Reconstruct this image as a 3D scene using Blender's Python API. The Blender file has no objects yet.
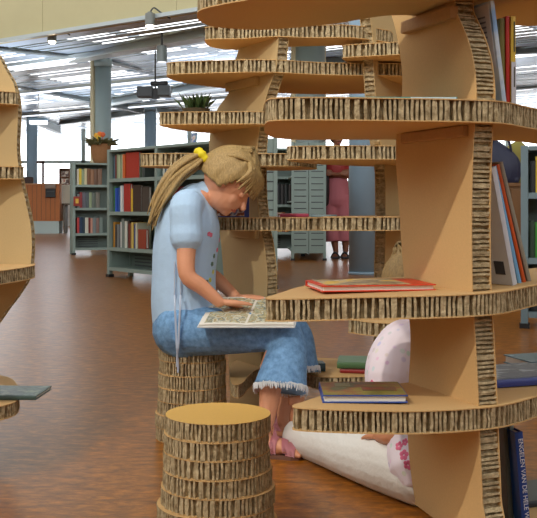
import bpy, bmesh, math, random
from mathutils import Vector, Matrix
from mathutils.bvhtree import BVHTree
random.seed(7)
PI = math.pi
col = bpy.context.scene.collection
F, CX, HY, CH = 954.0, 268.5, 206.0, 0.75      # focal length in pixels, centre column, horizon row, eye height

def at(x, y, Z):
    return Vector(((x - CX) * Z / F, Z, CH - (y - HY) * Z / F))
def xz(x, Z):
    return ((x - CX) * Z / F, Z)
def lin(c):
    return tuple(((v / 255) / 12.92 if v / 255 <= .04045 else ((v / 255 + .055) / 1.055) ** 2.4) for v in c)

# ------------------------------------------------------------------ materials
MATS = {}
def mat(name, rgb, rough=.6, metal=0, var=0, scale=20, bump=0, bscale=60, emit=0, spec=.5, stretch=None, rgb2=None):
    if name in MATS: return MATS[name]
    m = bpy.data.materials.new(name); m.use_nodes = True
    nt = m.node_tree; b = nt.nodes['Principled BSDF']
    c = lin(rgb)
    b.inputs['Base Color'].default_value = (*c, 1)
    b.inputs['Roughness'].default_value = rough
    b.inputs['Metallic'].default_value = metal
    b.inputs['Specular IOR Level'].default_value = spec
    if emit:
        b.inputs['Emission Color'].default_value = (*c, 1); b.inputs['Emission Strength'].default_value = emit
    if var or bump or rgb2:
        tc = nt.nodes.new('ShaderNodeTexCoord'); mp = nt.nodes.new('ShaderNodeMapping')
        nt.links.new(tc.outputs['Object'], mp.inputs['Vector'])
        if stretch: mp.inputs['Scale'].default_value = stretch
    if var or rgb2:
        n = nt.nodes.new('ShaderNodeTexNoise'); n.inputs['Scale'].default_value = scale
        n.inputs['Detail'].default_value = 5; n.inputs['Roughness'].default_value = .65
        nt.links.new(mp.outputs[0], n.inputs['Vector'])
        r = nt.nodes.new('ShaderNodeValToRGB')
        r.color_ramp.elements[0].position = .3; r.color_ramp.elements[1].position = .7
        c2 = lin(rgb2) if rgb2 else c
        r.color_ramp.elements[0].color = (*[v * (1 - var) for v in c2], 1)
        r.color_ramp.elements[1].color = (*[min(1, v * (1 + var)) for v in c], 1)
        nt.links.new(n.outputs['Fac'], r.inputs['Fac']); nt.links.new(r.outputs['Color'], b.inputs['Base Color'])
    if bump:
        n2 = nt.nodes.new('ShaderNodeTexNoise'); n2.inputs['Scale'].default_value = bscale; n2.inputs['Detail'].default_value = 4
        nt.links.new(mp.outputs[0], n2.inputs['Vector'])
        bp = nt.nodes.new('ShaderNodeBump'); bp.inputs['Strength'].default_value = bump; bp.inputs['Distance'].default_value = .01
        nt.links.new(n2.outputs['Fac'], bp.inputs['Height']); nt.links.new(bp.outputs[0], b.inputs['Normal'])
    MATS[name] = m
    return m

def art(name, cols, scale=30, rough=.35, detail=3, kind='noise'):
    """printed picture: bands of several colours picked by a noise or cell texture"""
    m = bpy.data.materials.new(name); m.use_nodes = True
    nt = m.node_tree; b = nt.nodes['Principled BSDF']; b.inputs['Roughness'].default_value = rough
    tc = nt.nodes.new('ShaderNodeTexCoord')
    if kind == 'cells':
        n = nt.nodes.new('ShaderNodeTexVoronoi'); n.inputs['Scale'].default_value = scale
        sep = nt.nodes.new('ShaderNodeSeparateColor'); nt.links.new(n.outputs['Color'], sep.inputs[0]); out = sep.outputs[0]
    else:
        n = nt.nodes.new('ShaderNodeTexNoise'); n.inputs['Scale'].default_value = scale; n.inputs['Detail'].default_value = detail
        mr = nt.nodes.new('ShaderNodeMapRange'); mr.inputs[1].default_value = .28; mr.inputs[2].default_value = .72
        nt.links.new(n.outputs['Fac'], mr.inputs[0]); out = mr.outputs[0]
    nt.links.new(tc.outputs['Object'], n.inputs['Vector'])
    r = nt.nodes.new('ShaderNodeValToRGB'); r.color_ramp.interpolation = 'CONSTANT' if kind == 'cells' else 'LINEAR'
    e = r.color_ramp.elements
    while len(e) < len(cols): e.new(.5)
    for i, c in enumerate(cols):
        e[i].position = i / len(cols); e[i].color = (*lin(c), 1)
    nt.links.new(out, r.inputs['Fac']); nt.links.new(r.outputs['Color'], b.inputs['Base Color'])
    MATS[name] = m
    return m

M_face = mat('cardboard_face', (207, 171, 120), .75, var=.05, scale=300, spec=.2)
M_face2 = mat('cardboard_face_plain', (196, 172, 128), .8, var=.06, scale=300, spec=.2)
M_core = mat('cardboard_cells', (206, 190, 156), .9, var=.10, scale=70, bump=.4, bscale=160, spec=.1, rgb2=(146, 128, 98))
M_seat = mat('cardboard_seat', (214, 172, 92), .65, var=.05, scale=200, spec=.25)
M_page = mat('paper_white', (232, 230, 222), .7)
M_shelfmetal = mat('grey_green_metal', (138, 156, 148), .45, var=.04, scale=4)
M_shelfdark = mat('grey_green_panel', (104, 118, 110), .5, var=.05, scale=4)
M_bluegrey = mat('blue_grey_metal', (118, 140, 148), .4)
M_column = mat('grey_column_paint', (146, 172, 190), .4, var=.03, scale=3)
M_colgreen = mat('grey_green_column_paint', (144, 160, 158), .4)
M_beige = mat('beige_pipe', (206, 196, 160), .5)
M_beam = mat('dark_grey_beam', (112, 122, 124), .45)
M_beamlight = mat('light_grey_beam', (190, 200, 200), .4)
M_cream = mat('cream_bulkhead', (196, 186, 142), .7, var=.03, scale=2)
M_wall = mat('pale_wall', (188, 176, 158), .8)
M_wood = mat('counter_wood', (190, 112, 52), .5, var=.12, scale=6, stretch=(14, 14, 1))
M_woodr = mat('brown_wood', (120, 82, 42), .5, var=.12, scale=6, stretch=(14, 14, 1))
M_steel = mat('brushed_steel', (170, 184, 180), .4, metal=.5)
M_black = mat('black_plastic', (34, 34, 36), .45)
M_dark = mat('dark_grey_plastic', (70, 74, 76), .5)
M_lamp = mat('lamp_glow', (255, 238, 205), emit=14)
M_tube = mat('tube_glow', (240, 246, 255), emit=1.5)
M_white = mat('white_paint', (226, 226, 220), .5)

def simple(rgb, rough=.5):
    return mat('colour_%d_%d_%d' % rgb, rgb, rough)

# ------------------------------------------------------------------ object helpers
MW = {}
def link(name, me_or_none):
    o = bpy.data.objects.new(name, me_or_none); col.objects.link(o); return o
def props(o, label=None, cat=None, group=None, kind=None):
    if label: o['label'] = label
    if cat: o['category'] = cat
    if group: o['group'] = group
    if kind: o['kind'] = kind
    return o
def thing(name, label, cat, loc=(0, 0, 0), rotz=0, group=None, rot=None):
    o = link(name, None); o.empty_display_size = .05
    M = Matrix.Translation(Vector(loc)) @ (rot.to_4x4() if rot is not None else Matrix.Rotation(rotz, 4, 'Z'))
    o.matrix_world = M; MW[o.name] = M
    return props(o, label, cat, group)
def obj(name, bm, mats, parent=None, world=False, smooth=False, loc=None, M=None, label=None):
    """link bm as ONE mesh object; world=True: bm is in world coordinates"""
    if not isinstance(mats, (list, tuple)): mats = [mats]
    base = MW.get(parent.name, Matrix()) if parent else Matrix()
    if world: bm.transform(base.inverted())
    me = bpy.data.meshes.new(name)
    bmesh.ops.recalc_face_normals(bm, faces=bm.faces)
    bm.to_mesh(me); bm.free()
    for m in mats: me.materials.append(m)
    if smooth:
        for p in me.polygons: p.use_smooth = True
    o = link(name, me)
    if parent: o.parent = parent
    if M is not None: o.matrix_world = M
    elif loc is not None: o.location = loc
    MW[o.name] = base if parent else (M if M is not None else Matrix.Translation(loc) if loc is not None else Matrix())
    if label: o['label'] = label
    return o
def struct(name, bm, mats, smooth=False):
    return props(obj(name, bm, mats, smooth=smooth), kind='structure')

def bx(bm, a, b, mi=0, M=None, bevel=0):
    """axis-aligned box from corner a to corner b"""
    a, b = Vector(a), Vector(b); c = (a + b) / 2; d = b - a
    g = bmesh.ops.create_cube(bm, size=1)
    vs = g['verts']
    for v in vs: v.co = Vector((v.co.x * d.x, v.co.y * d.y, v.co.z * d.z)) + c
    fs = set(f for v in vs for f in v.link_faces)
    if bevel:
        es = set(e for v in vs for e in v.link_edges)
        r = bmesh.ops.bevel(bm, geom=list(es), offset=bevel, segments=2, affect='EDGES', profile=.6)
        vs = set(v for f in r['faces'] for v in f.verts); fs = set(f for v in vs for f in v.link_faces)
        vs = set(v for f in fs for v in f.verts)
    for f in fs: f.material_index = mi
    if M is not None:
        for v in vs: v.co = M @ v.co
    return bm
def ring_loft(bm, rings, cap=True, mi=0):
    vr = [[bm.verts.new(p) for p in r] for r in rings]; n = len(vr[0])
    for a, b in zip(vr, vr[1:]):
        for i in range(n):
            f = bm.faces.new((a[i], a[(i + 1) % n], b[(i + 1) % n], b[i])); f.material_index = mi
    if cap:
        for r in (vr[0], vr[-1]):
            f = bm.faces.new(r); f.material_index = mi
def catmull(P, n, closed=False):
    out = []; N = len(P)
    rng = range(N) if closed else range(N - 1)
    g = (lambda i: P[i % N]) if closed else (lambda i: P[max(0, min(N - 1, i))])
    for i in rng:
        p0, p1, p2, p3 = g(i - 1), g(i), g(i + 1), g(i + 2)
        for k in range(n):
            t = k / n
            out.append(.5 * ((2 * p1) + (p2 - p0) * t + (2 * p0 - 5 * p1 + 4 * p2 - p3) * t * t + (3 * p1 - p0 - 3 * p2 + p3) * t ** 3))
    if not closed: out.append(P[-1].copy())
    return out
def tube(bm, pts, radii, seg=10, n=4, ref=None, round_ends=True, mi=0):
    """sweep; radii: a number, a list of numbers, or a list of (along ref, across ref)"""
    pts = [Vector(p) for p in pts]
    if not isinstance(radii, (list, tuple)): radii = [radii] * len(pts)
    R = [Vector((r, r, 0)) if not isinstance(r, (tuple, list)) else Vector((r[0], r[1], 0)) for r in radii]
    P = catmull(pts, n) if len(pts) > 2 else [pts[0].lerp(pts[1], k / n) for k in range(n + 1)]
    RR = catmull(R, n) if len(pts) > 2 else [R[0].lerp(R[1], k / n) for k in range(n + 1)]
    T = []
    for i in range(len(P)):
        t = P[min(i + 1, len(P) - 1)] - P[max(i - 1, 0)]
        T.append(t.normalized() if t.length > 1e-9 else Vector((0, 0, 1)))
    rf = Vector(ref) if ref is not None else (Vector((0, 0, 1)) if abs(T[0].z) < .9 else Vector((0, 1, 0)))
    rings = []
    def ring(c, t, r):
        nonlocal rf
        a = rf - t * rf.dot(t)
        a = a.normalized() if a.length > 1e-6 else t.orthogonal().normalized()
        if ref is None: rf = a
        b = t.cross(a)
        return [c + a * (r.x * math.cos(2 * PI * k / seg)) + b * (r.y * math.sin(2 * PI * k / seg)) for k in range(seg)]
    if round_ends:
        for s in (.3, .7):
            rings.append(ring(P[0] - T[0] * min(RR[0].x, RR[0].y) * math.cos(s * PI / 2), T[0], RR[0] * math.sin(s * PI / 2)))
    for c, t, r in zip(P, T, RR): rings.append(ring(c, t, r))
    if round_ends:
        for s in (.7, .3):
            rings.append(ring(P[-1] + T[-1] * min(RR[-1].x, RR[-1].y) * math.cos(s * PI / 2), T[-1], RR[-1] * math.sin(s * PI / 2)))
    ring_loft(bm, rings, True, mi)
    return bm
def cyl(bm, c0, c1, r0, r1=None, seg=24, mi=0):
    c0, c1 = Vector(c0), Vector(c1); r1 = r0 if r1 is None else r1
    t = (c1 - c0).normalized(); a = t.orthogonal().normalized(); b = t.cross(a)
    ring_loft(bm, [[c + a * r * math.cos(2 * PI * k / seg) + b * r * math.sin(2 * PI * k / seg) for k in range(seg)] for c, r in ((c0, r0), (c1, r1))], True, mi)
    return bm
def ball(bm, c, r, M=None, u=20, v=14):
    g = bmesh.ops.create_uvsphere(bm, u_segments=u, v_segments=v, radius=1)
    r = Vector((r, r, r)) if not isinstance(r, (tuple, list)) else Vector(r)
    for w in g['verts']:
        p = Vector((w.co.x * r.x, w.co.y * r.y, w.co.z * r.z))
        w.co = (M @ p if M is not None else p) + Vector(c)
    return bm
def remeshed(name, bm, m, parent, voxel, smooth=6, world=True):
    """union of overlapping pieces as one continuous skin"""
    o = obj(name, bm, m, parent, world=world)
    a = o.modifiers.new('r', 'REMESH'); a.mode = 'VOXEL'; a.voxel_size = voxel; a.use_smooth_shade = True
    s = o.modifiers.new('s', 'SMOOTH'); s.factor = .5; s.iterations = smooth
    dg = bpy.context.evaluated_depsgraph_get(); dg.update()
    me = bpy.data.meshes.new_from_object(o.evaluated_get(dg))
    o.modifiers.clear(); old = o.data; o.data = me; bpy.data.meshes.remove(old); me.name = name
    if not me.materials: me.materials.append(m)
    for p in me.polygons: p.use_smooth = True
    return o

# ------------------------------------------------------------------ honeycomb cardboard
def smooth_outline(P2, n=10):
    return catmull([Vector((p[0], p[1], 0)) for p in P2], n, closed=True)
def resample(P, step):
    L = [0]
    for i in range(len(P)): L.append(L[-1] + (P[(i + 1) % len(P)] - P[i]).length)
    n = max(12, int(round(L[-1] / step / 2)) * 2); out = []; j = 0
    for k in range(n):
        s = L[-1] * k / n
        while L[j + 1] < s: j += 1
        t = (s - L[j]) / max(1e-9, L[j + 1] - L[j])
        out.append(P[j].lerp(P[(j + 1) % len(P)], t))
    return out
def slab(bm, P2, t, step=.0065, o=Vector((0, 0, 0)), ea=Vector((1, 0, 0)), eb=Vector((0, 1, 0)), ec=Vector((0, 0, 1)), skin=.0022,
         deep=.012, tilt=(0, 0), piv=(0, 0), smooth=10, lid=(0, 0), rng=random, lidin=.0):
    """honeycomb board: two paper faces and an open-celled, crumpled rim. outline in (a,b), thickness along c"""
    P = smooth_outline(P2, smooth) if smooth else [Vector((p[0], p[1], 0)) for p in P2]
    A = sum(P[i].x * P[(i + 1) % len(P)].y - P[(i + 1) % len(P)].x * P[i].y for i in range(len(P)))
    if A < 0: P.reverse()
    P = resample(P, step); n = len(P)
    N = []
    for i in range(n):
        d = P[(i + 1) % n] - P[i - 1]; N.append(Vector((d.y, -d.x, 0)).normalized())
    def w(p, c):
        return o + ea * p.x + eb * p.y + ec * (c + tilt[0] * (p.x - piv[0]) + tilt[1] * (p.y - piv[1]))
    for c0, c1, mi in ((0, skin, lid[0]), (t - skin, t, lid[1])):
        lo = [bm.verts.new(w(p - q * lidin, c0)) for p, q in zip(P, N)]; hi = [bm.verts.new(w(p - q * lidin, c1)) for p, q in zip(P, N)]
        for i in range(n):
            f = bm.faces.new((lo[i], lo[(i + 1) % n], hi[(i + 1) % n], hi[i])); f.material_index = 0
        f = bm.faces.new(hi); f.material_index = mi
        f = bm.faces.new(lo[::-1]); f.material_index = mi
    rows = 4; cols = []; out = True; run = 0
    for i in range(n):
        if run <= 0:
            out = not out; run = rng.choice((1, 1, 1, 2))
        run -= 1
        base = rng.uniform(.0006, .003) if out else rng.uniform(deep * .6, deep)
        ofs = [max(.0006, base + rng.uniform(-.0016, .0016)) for _ in range(rows)]
        sh = [rng.uniform(-.28, .28) for _ in range(rows)]
        cols.append((ofs, sh))
    VA = []
    for i in range(n):
        ofs, sh = cols[i]; q = P[(i + 1) % n]; qn = N[(i + 1) % n]
        left, right = [], []
        for r in range(rows):
            c = skin + (t - 2 * skin) * r / (rows - 1)
            d = (q - P[i])
            left.append(bm.verts.new(w(P[i] - N[i] * ofs[r] + d * sh[r] * .8, c)))
            right.append(bm.verts.new(w(q - qn * ofs[r] + d * sh[r] * .8, c)))
        VA.append((left, right))
    for i in range(n):
        l, r_ = VA[i]; l2 = VA[(i + 1) % n][0]
        for k in range(rows - 1):
            f = bm.faces.new((l[k], r_[k], r_[k + 1], l[k + 1])); f.material_index = 1
            f = bm.faces.new((r_[k], l2[k], l2[k + 1], r_[k + 1])); f.material_index = 1
    return bm
T = .043
def shelf(parent, front_back, ztop, t=T, tilt=(0, 0), piv=(0, 0), step=.0046, face=None):
    """shelf board; outline as (pixel column, distance) pairs turned into plan points"""
    bm = bmesh.new()
    P2 = [xz(*p) for p in front_back]
    slab(bm, P2, t, step, o=Vector((0, 0, ztop - t)), tilt=tilt, piv=piv, deep=.024)
    return obj('shelf', bm, [face or M_face, M_core], parent, world=True)
def upright(parent, P0, v, edge_pts, t=.045, step=.0042, name='upright_panel', face=None):
    """standing board; edge_pts are (pixel x, pixel y) lying on the vertical plane through P0 along v"""
    v = Vector((v[0], v[1], 0)).normalized(); u = Vector((v.y, -v.x, 0))
    if u.x < 0: u = -u
    pts = []
    for x, y in edge_pts:
        k = (x - CX) / F
        s = (P0[0] - P0[1] * k) / (k * v.y - v.x)
        Z = P0[1] + s * v.y
        pts.append((s, max(.001, CH - (y - HY) * Z / F)))
    bm = bmesh.new()
    slab(bm, pts, t, step, o=Vector((P0[0], P0[1], 0)), ea=v, eb=Vector((0, 0, 1)), ec=u, deep=.012)
    return obj(name, bm, [face or M_face, M_core], parent, world=True)

# ================================================================== SETTING
# floor: mottled orange-brown linoleum
def floor_mat():
    m = bpy.data.materials.new('linoleum'); m.use_nodes = True
    nt = m.node_tree; b = nt.nodes['Principled BSDF']
    tc = nt.nodes.new('ShaderNodeTexCoord')
    mp = nt.nodes.new('ShaderNodeMapping'); mp.inputs['Rotation'].default_value = (0, 0, .5); mp.inputs['Scale'].default_value = (1, 2.2, 1)
    nt.links.new(tc.outputs['Object'], mp.inputs[0])
    n = nt.nodes.new('ShaderNodeTexNoise'); n.inputs['Scale'].default_value = 16; n.inputs['Detail'].default_value = 10; n.inputs['Roughness'].default_value = .72
    n.inputs['Distortion'].default_value = .25
    nt.links.new(mp.outputs[0], n.inputs['Vector'])
    r = nt.nodes.new('ShaderNodeValToRGB'); e = r.color_ramp.elements
    e[0].position = .36; e[0].color = (*lin((102, 57, 14)), 1)
    e[1].position = .65; e[1].color = (*lin((182, 114, 32)), 1)
    k = e.new(.5); k.color = (*lin((138, 82, 20)), 1)
    nt.links.new(n.outputs['Fac'], r.inputs['Fac']); nt.links.new(r.outputs['Color'], b.inputs['Base Color'])
    n2 = nt.nodes.new('ShaderNodeTexNoise'); n2.inputs['Scale'].default_value = 1.2; n2.inputs['Detail'].default_value = 2
    nt.links.new(tc.outputs['Object'], n2.inputs['Vector'])
    mr = nt.nodes.new('ShaderNodeMapRange'); mr.inputs[3].default_value = .27; mr.inputs[4].default_value = .31
    nt.links.new(n2.outputs['Fac'], mr.inputs[0]); nt.links.new(mr.outputs[0], b.inputs['Roughness'])
    b.inputs['Specular IOR Level'].default_value = .45
    return m
bm = bmesh.new(); bx(bm, (-16, -4, -.1), (16, 40, 0)); struct('floor', bm, floor_mat())

# corrugated metal ceiling, ribs running from far left to near right
RD = Vector((.81, -.59, 0)).normalized(); RN = Vector((.59, .81, 0)).normalized()
M_ribs = mat('corrugated_metal', (204, 222, 242), .3)
bm = bmesh.new()
O = Vector((*xz(0, 16.9), 0)); s = 0
rs = random.Random(3)
while s < 21:
    wd = rs.choice((.09, .12, .16, .22, .4)); gap = rs.choice((.04, .06, .08, .1)); z = 3.67 + rs.uniform(0, .015)
    q = [O + RN * a + RD * b + Vector((0, 0, z)) for a, b in ((s, -18), (s + wd, -18), (s + wd, 22), (s, 22))]
    bx(bm, (0, 0, 0), (1, 1, 1), M=Matrix.Translation(q[0]) @ Matrix(((RD.x * 40, RN.x * wd, 0), (RD.y * 40, RN.y * wd, 0), (0, 0, .005))).to_4x4())
    s += wd + gap
for b in range(-16, 22, 3):
    bx(bm, (0, 0, 0), (1, 1, 1), M=Matrix.Translation(O + RD * b + Vector((0, 0, 3.70))) @ Matrix(((RD.x * .06, RN.x * 21, 0), (RD.y * .06, RN.y * 21, 0), (0, 0, .06))).to_4x4())
struct('ceiling', bm, M_ribs)
# cream bulkhead above the start of the metal ceiling
Mb = Matrix.Translation(O) @ Matrix.Rotation(math.atan2(RD.y, RD.x), 4, 'Z')
bm = bmesh.new()
for k in range(-5, 6): bx(bm, (k * 3.0 + 1.27, -.12, 3.62), (k * 3.0 + 4.262, -.02, 6.2), M=Mb)
bx(bm, (-14, -.02, 3.62), (18, .02, 6.2), M=Mb)
struct('wall_upper', bm, M_cream)
bm = bmesh.new(); bx(bm, (-14, -.2, 3.60), (18, -.13, 3.66), M=Mb)
struct('trim_1', bm, M_beamlight)
# side walls, wall behind the viewer, far wall with the long window band
bm = bmesh.new(); bx(bm, (-15.2, -4, 0), (-15, 40, 6.2)); struct('wall_left', bm, M_wall)
bm = bmesh.new(); bx(bm, (13, -4, 0), (13.2, 40, 6.2)); struct('wall_right', bm, M_wall)
bm = bmesh.new(); bx(bm, (-15, -4.2, 0), (13, -4, 3.4)); struct('wall_front', bm, M_wall)
YW = 36.0
bm = bmesh.new(); bx(bm, (-15, YW, 0), (13, YW + .2, 1.15)); struct('wall_back', bm, M_white)
def glass():
    m = bpy.data.materials.new('window_glass'); m.use_nodes = True; nt = m.node_tree; nt.nodes.clear()
    o = nt.nodes.new('ShaderNodeOutputMaterial'); mx = nt.nodes.new('ShaderNodeMixShader'); mx.inputs[0].default_value = .08
    t = nt.nodes.new('ShaderNodeBsdfTransparent'); g = nt.nodes.new('ShaderNodeBsdfGlossy'); g.inputs['Roughness'].default_value = .02
    nt.links.new(t.outputs[0], mx.inputs[1]); nt.links.new(g.outputs[0], mx.inputs[2]); nt.links.new(mx.outputs[0], o.inputs[0])
    return m
M_glass = glass()
for i in range(7):
    x0 = -15 + 4 * i; x1 = x0 + 4
    bm = bmesh.new()
    bx(bm, (x0, YW - .05, 1.15), (x0 + .09, YW + .15, 3.66)); bx(bm, (x1 - .06, YW - .05, 1.15), (x1, YW + .15, 3.66))
    bx(bm, (x0, YW - .05, 1.15), (x1, YW + .15, 1.25)); bx(bm, (x0, YW - .05, 2.36), (x1, YW + .15, 2.46))
    bx(bm, (x0 + 2, YW, 1.2), (x0 + 2.06, YW + .1, 2.4))
    w = struct('window_%d' % (i + 1), bm, M_steel)
    bm = bmesh.new(); bx(bm, (x0 + .08, YW + .04, 1.2), (x1 - .05, YW + .05, 3.66)); obj('pane', bm, M_glass, w)

def column(x, Z, r, ztop, m, pipes=(), zb=0):
    X, Y = xz(x, Z); bm = bmesh.new()
    cyl(bm, (X, Y, zb), (X, Y, ztop), r, seg=40)
    cyl(bm, (X, Y, ztop - .14), (X, Y, ztop), r * 1.12, seg=40)
    cyl(bm, (X, Y, 0), (X, Y, .03), r * 1.06, seg=40)
    o = struct('column', bm, m, smooth=False)
    for p in o.data.polygons: p.use_smooth = len(p.vertices) == 4
    for px_, pr in pipes:
        bm = bmesh.new(); a = xz(px_, Z); cyl(bm, (a[0], a[1], 0), (a[0], a[1], ztop), pr, seg=16)
        props(obj('pipe', bm, M_beige, o, world=True), kind='structure')
    return o
column(103, 19, .16, 3.66, M_colgreen, ((92.7, .05),))
column(32, 30, .17, 3.66, M_column)
column(150.5, 28, .17, 3.66, M_column)
column(363.5, 10.5, .16, 3.9, M_column)
column(310, 16, .25, 3.8, M_colgreen, ((294.5, .06), (323, .05)))

def beam(name, p, q, h=.28, w=.18, m=M_beam):
    p, q = Vector(p), Vector(q); d = q - p; L = math.hypot(d.x, d.y)
    M = Matrix.Translation(p) @ Matrix.Rotation(math.atan2(d.y, d.x), 4, 'Z') @ Matrix.Rotation(-math.atan2(d.z, L), 4, 'Y')
    bm = bmesh.new(); L = d.length
    bx(bm, (0, -.03, 0), (L, .03, h), M=M); bx(bm, (0, -w / 2, -.03), (L, w / 2, .0), M=M); bx(bm, (0, -w / 2, h), (L, w / 2, h + .03), M=M)
    return struct(name, bm, m)
beam('beam', at(-30, 46, 17.2), at(100, 58, 18.9), .26)
beam('beam', at(70, 61, 18.7), at(240, 31, 14.9), .12, .3, M_beamlight)
beam('beam', at(108, 61, 19.1), at(205, 84, 24), .30)
beam('beam', at(-30, 76, 22), at(140, 112, 27.8), .3)
beam('beam', at(90, 107, 26), at(260, 78, 21), .12, .3, M_beamlight)
beam('beam', at(60, 124, 33), at(150, 112, 28), .3)
beam('beam', at(10, 112, 29), at(60, 133, 35), .3)
beam('beam', at(150, 110, 28), at(260, 130, 33), .3)
beam('beam', at(290, 66, 19), at(560, 50, 17.5), .22)
beam('beam', at(480, 92, 24), at(560, 84, 23), .3)

# ================================================================== CARDBOARD BOOKCASES
# --- nearest one
cn = thing('cardboard_bookcase', 'nearest honeycomb cardboard bookcase with wide wavy shelves at right', 'bookcase', (.45, 1.98, 0))
PN = xz(472, 1.82); VN = (-.397, .918)
near_edge = [(446, -12), (456, 12), (466, 35), (473, 60), (476, 90), (475, 115), (473, 145), (471.5, 200), (471.5, 250), (472.5, 300), (475, 340), (478, 400),
             (479.5, 440), (482, 500), (483, 548)]
far_edge = [(420, 508), (415, 500), (410, 465), (407.5, 430), (408, 395), (410.5, 340), (407, 300), (402.5, 260), (399, 205), (396, 160), (397, 130), (402, 95), (401, 62),
            (396, 32), (389, 5), (386, -14)]
upright(cn, PN, VN, near_edge + far_edge)
PT = {}
def nearshelf(pts, z, tilt=(0, 0)):
    return shelf(cn, pts, z, tilt=tilt, piv=xz(300, 1.75))
nearshelf([(197, 1.81), (203, 1.755), (240, 1.715), (300, 1.68), (380, 1.675), (440, 1.70), (480, 1.75), (530, 1.86), (600, 2.0), (660, 2.15), (640, 2.35),
           (560, 2.28), (500, 2.2), (440, 2.05), (390, 1.97), (330, 2.01), (265, 2.01), (218, 1.94), (201, 1.87)], 1.17, (.085, 0))
nearshelf([(266, 1.79), (274, 1.752), (300, 1.738), (350, 1.743), (400, 1.755), (440, 1.765), (472, 1.78), (505, 1.815), (537, 1.95), (600, 2.2), (660, 2.45), (650, 2.65),
           (560, 2.5), (520, 2.32), (470, 2.24), (400, 2.24), (340, 2.25), (300, 2.25), (276, 2.19), (265.5, 2.05), (264.8, 1.9)], .949)
nearshelf([(265.5, 1.805), (272, 1.785), (300, 1.775), (350, 1.775), (400, 1.77), (440, 1.77), (472, 1.78), (505, 1.82), (537, 1.94), (600, 2.2), (650, 2.4), (620, 2.6),
           (540, 2.42), (490, 2.3), (440, 2.24), (400, 2.23), (345, 2.2), (305, 2.06), (280, 1.90), (268, 1.83)], .578, (.025, 0))
nearshelf([(292.5, 1.775), (298, 1.755), (330, 1.745), (380, 1.742), (425, 1.75), (472, 1.78), (505, 1.82), (537, 1.91), (600, 2.15), (640, 2.35), (610, 2.5),
           (540, 2.36), (490, 2.22), (440, 2.08), (400, 2.02), (360, 1.96), (326, 1.885), (303, 1.81)], .379, (-.02, 0))
nearshelf([(318, 1.74), (324, 1.71), (380, 1.70), (430, 1.72), (480, 1.80), (537, 1.87), (600, 2.1), (640, 2.3), (600, 2.4),
           (537, 2.14), (490, 2.05), (440, 1.90), (390, 1.85), (345, 1.80)], .10)
def batten(parent, p, q, w, h, m=mat('batten_cardboard', (178, 138, 92), .75, var=.08, scale=120)):
    p, q = Vector(p), Vector(q); d = q - p
    M = Matrix.Translation(p) @ Matrix.Rotation(math.atan2(d.y, d.x), 4, 'Z')
    bm = bmesh.new(); bx(bm, (0, -w / 2, -h), (d.length, w / 2, 0), M=M, bevel=.003)
    return obj('support_batten', bm, m, parent, world=True)
v2 = Vector((VN[0], VN[1], 0)).normalized(); u2 = Vector((v2.y, -v2.x, 0)); P3 = Vector((*PN, 0))
batten(cn, P3 + v2 * .012 - u2 * .006 + Vector((0, 0, .905)), P3 + v2 * .24 - u2 * .006 + Vector((0, 0, .905)), .014, .022)
batten(cn, P3 + v2 * .05 - u2 * .006 + Vector((0, 0, 1.142)), P3 + v2 * .235 - u2 * .006 + Vector((0, 0, 1.142)), .02, .026)

# --- the middle one, behind the seated girl
cm = thing('cardboard_bookcase', 'middle cardboard bookcase behind the girl, potted plant on a shelf', 'bookcase', (.1, 3.35, 0))
PM = xz(262, 3.25); VM = (-.5, .866)
e_near = [(278, 8), (279, 30), (277, 55), (276, 68), (270, 85), (262, 112), (259, 130), (257, 150), (257, 190), (260, 225), (264, 245), (267, 275), (266, 310), (262, 350), (258, 385), (258, 428)]
e_far = [(232, 414), (230, 395), (229, 370), (227, 320), (224, 280), (220, 235), (214, 200), (211, 165), (209, 145), (212, 122), (218, 108), (229, 92), (233, 75), (237, 55), (244, 35), (247, 10)]
upright(cm, PM, VM, e_near + e_far, t=.040, step=.007, face=M_face2)
PR = xz(385, 3.32)
upright(cm, PR, (.42, .9), [(372, -5), (372.5, 40), (374, 80), (378, 130), (384, 165), (385, 200), (385, 240), (384, 275), (384, 330), (385, 432),
                            (420, 420), (421, 330), (419, 250), (421, 150), (412, 90), (409, 40), (409, 0)], t=-.034, step=.008, face=M_face2)
def mid(pts, z, tilt=(0, 0)):
    return shelf(cm, pts, z, t=.043, tilt=tilt, piv=xz(268, 3.2), step=.0066)
mid([(205, 3.24), (209, 3.2), (240, 3.19), (275, 3.15), (310, 3.17), (350, 3.17), (385, 3.25), (392, 3.3), (388, 3.36), (340, 3.33), (290, 3.35), (240, 3.42), (212, 3.36)], 1.352)
mid([(166.5, 3.27), (172, 3.22), (200, 3.19), (230, 3.17), (252, 3.16), (280, 3.17), (320, 3.22), (360, 3.24), (400, 3.25), (440, 3.35), (445, 3.6), (400, 3.72), (320, 3.78), (270, 3.72), (235, 3.63),
     (200, 3.5), (176, 3.38)], 1.236)
mid([(160.5, 3.25), (165, 3.21), (200, 3.19), (225, 3.19), (245, 3.18), (268, 3.2), (300, 3.3), (320, 3.5), (310, 3.62), (270, 3.65), (235, 3.6), (205, 3.56), (178, 3.42)], 1.066)
mid([(141, 3.22), (145, 3.17), (180, 3.15), (220, 3.17), (255, 3.17), (290, 3.18), (310, 3.3), (316, 3.45), (290, 3.55), (250, 3.55), (210, 3.5), (180, 3.42), (150, 3.3)], .925)
mid([(216, 3.27), (222, 3.2), (250, 3.17), (290, 3.17), (325, 3.2), (345, 3.3), (345, 3.5), (310, 3.58), (260, 3.58), (228, 3.45)], .711)
mid([(231, 3.0), (236, 2.94), (243, 2.98), (255, 3.19), (275, 3.27), (300, 3.19), (318, 3.08), (345, 3.07), (375, 3.1), (395, 3.2), (390, 3.4), (340, 3.44), (280, 3.48), (240, 3.42), (230, 3.25)], .20)
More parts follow.
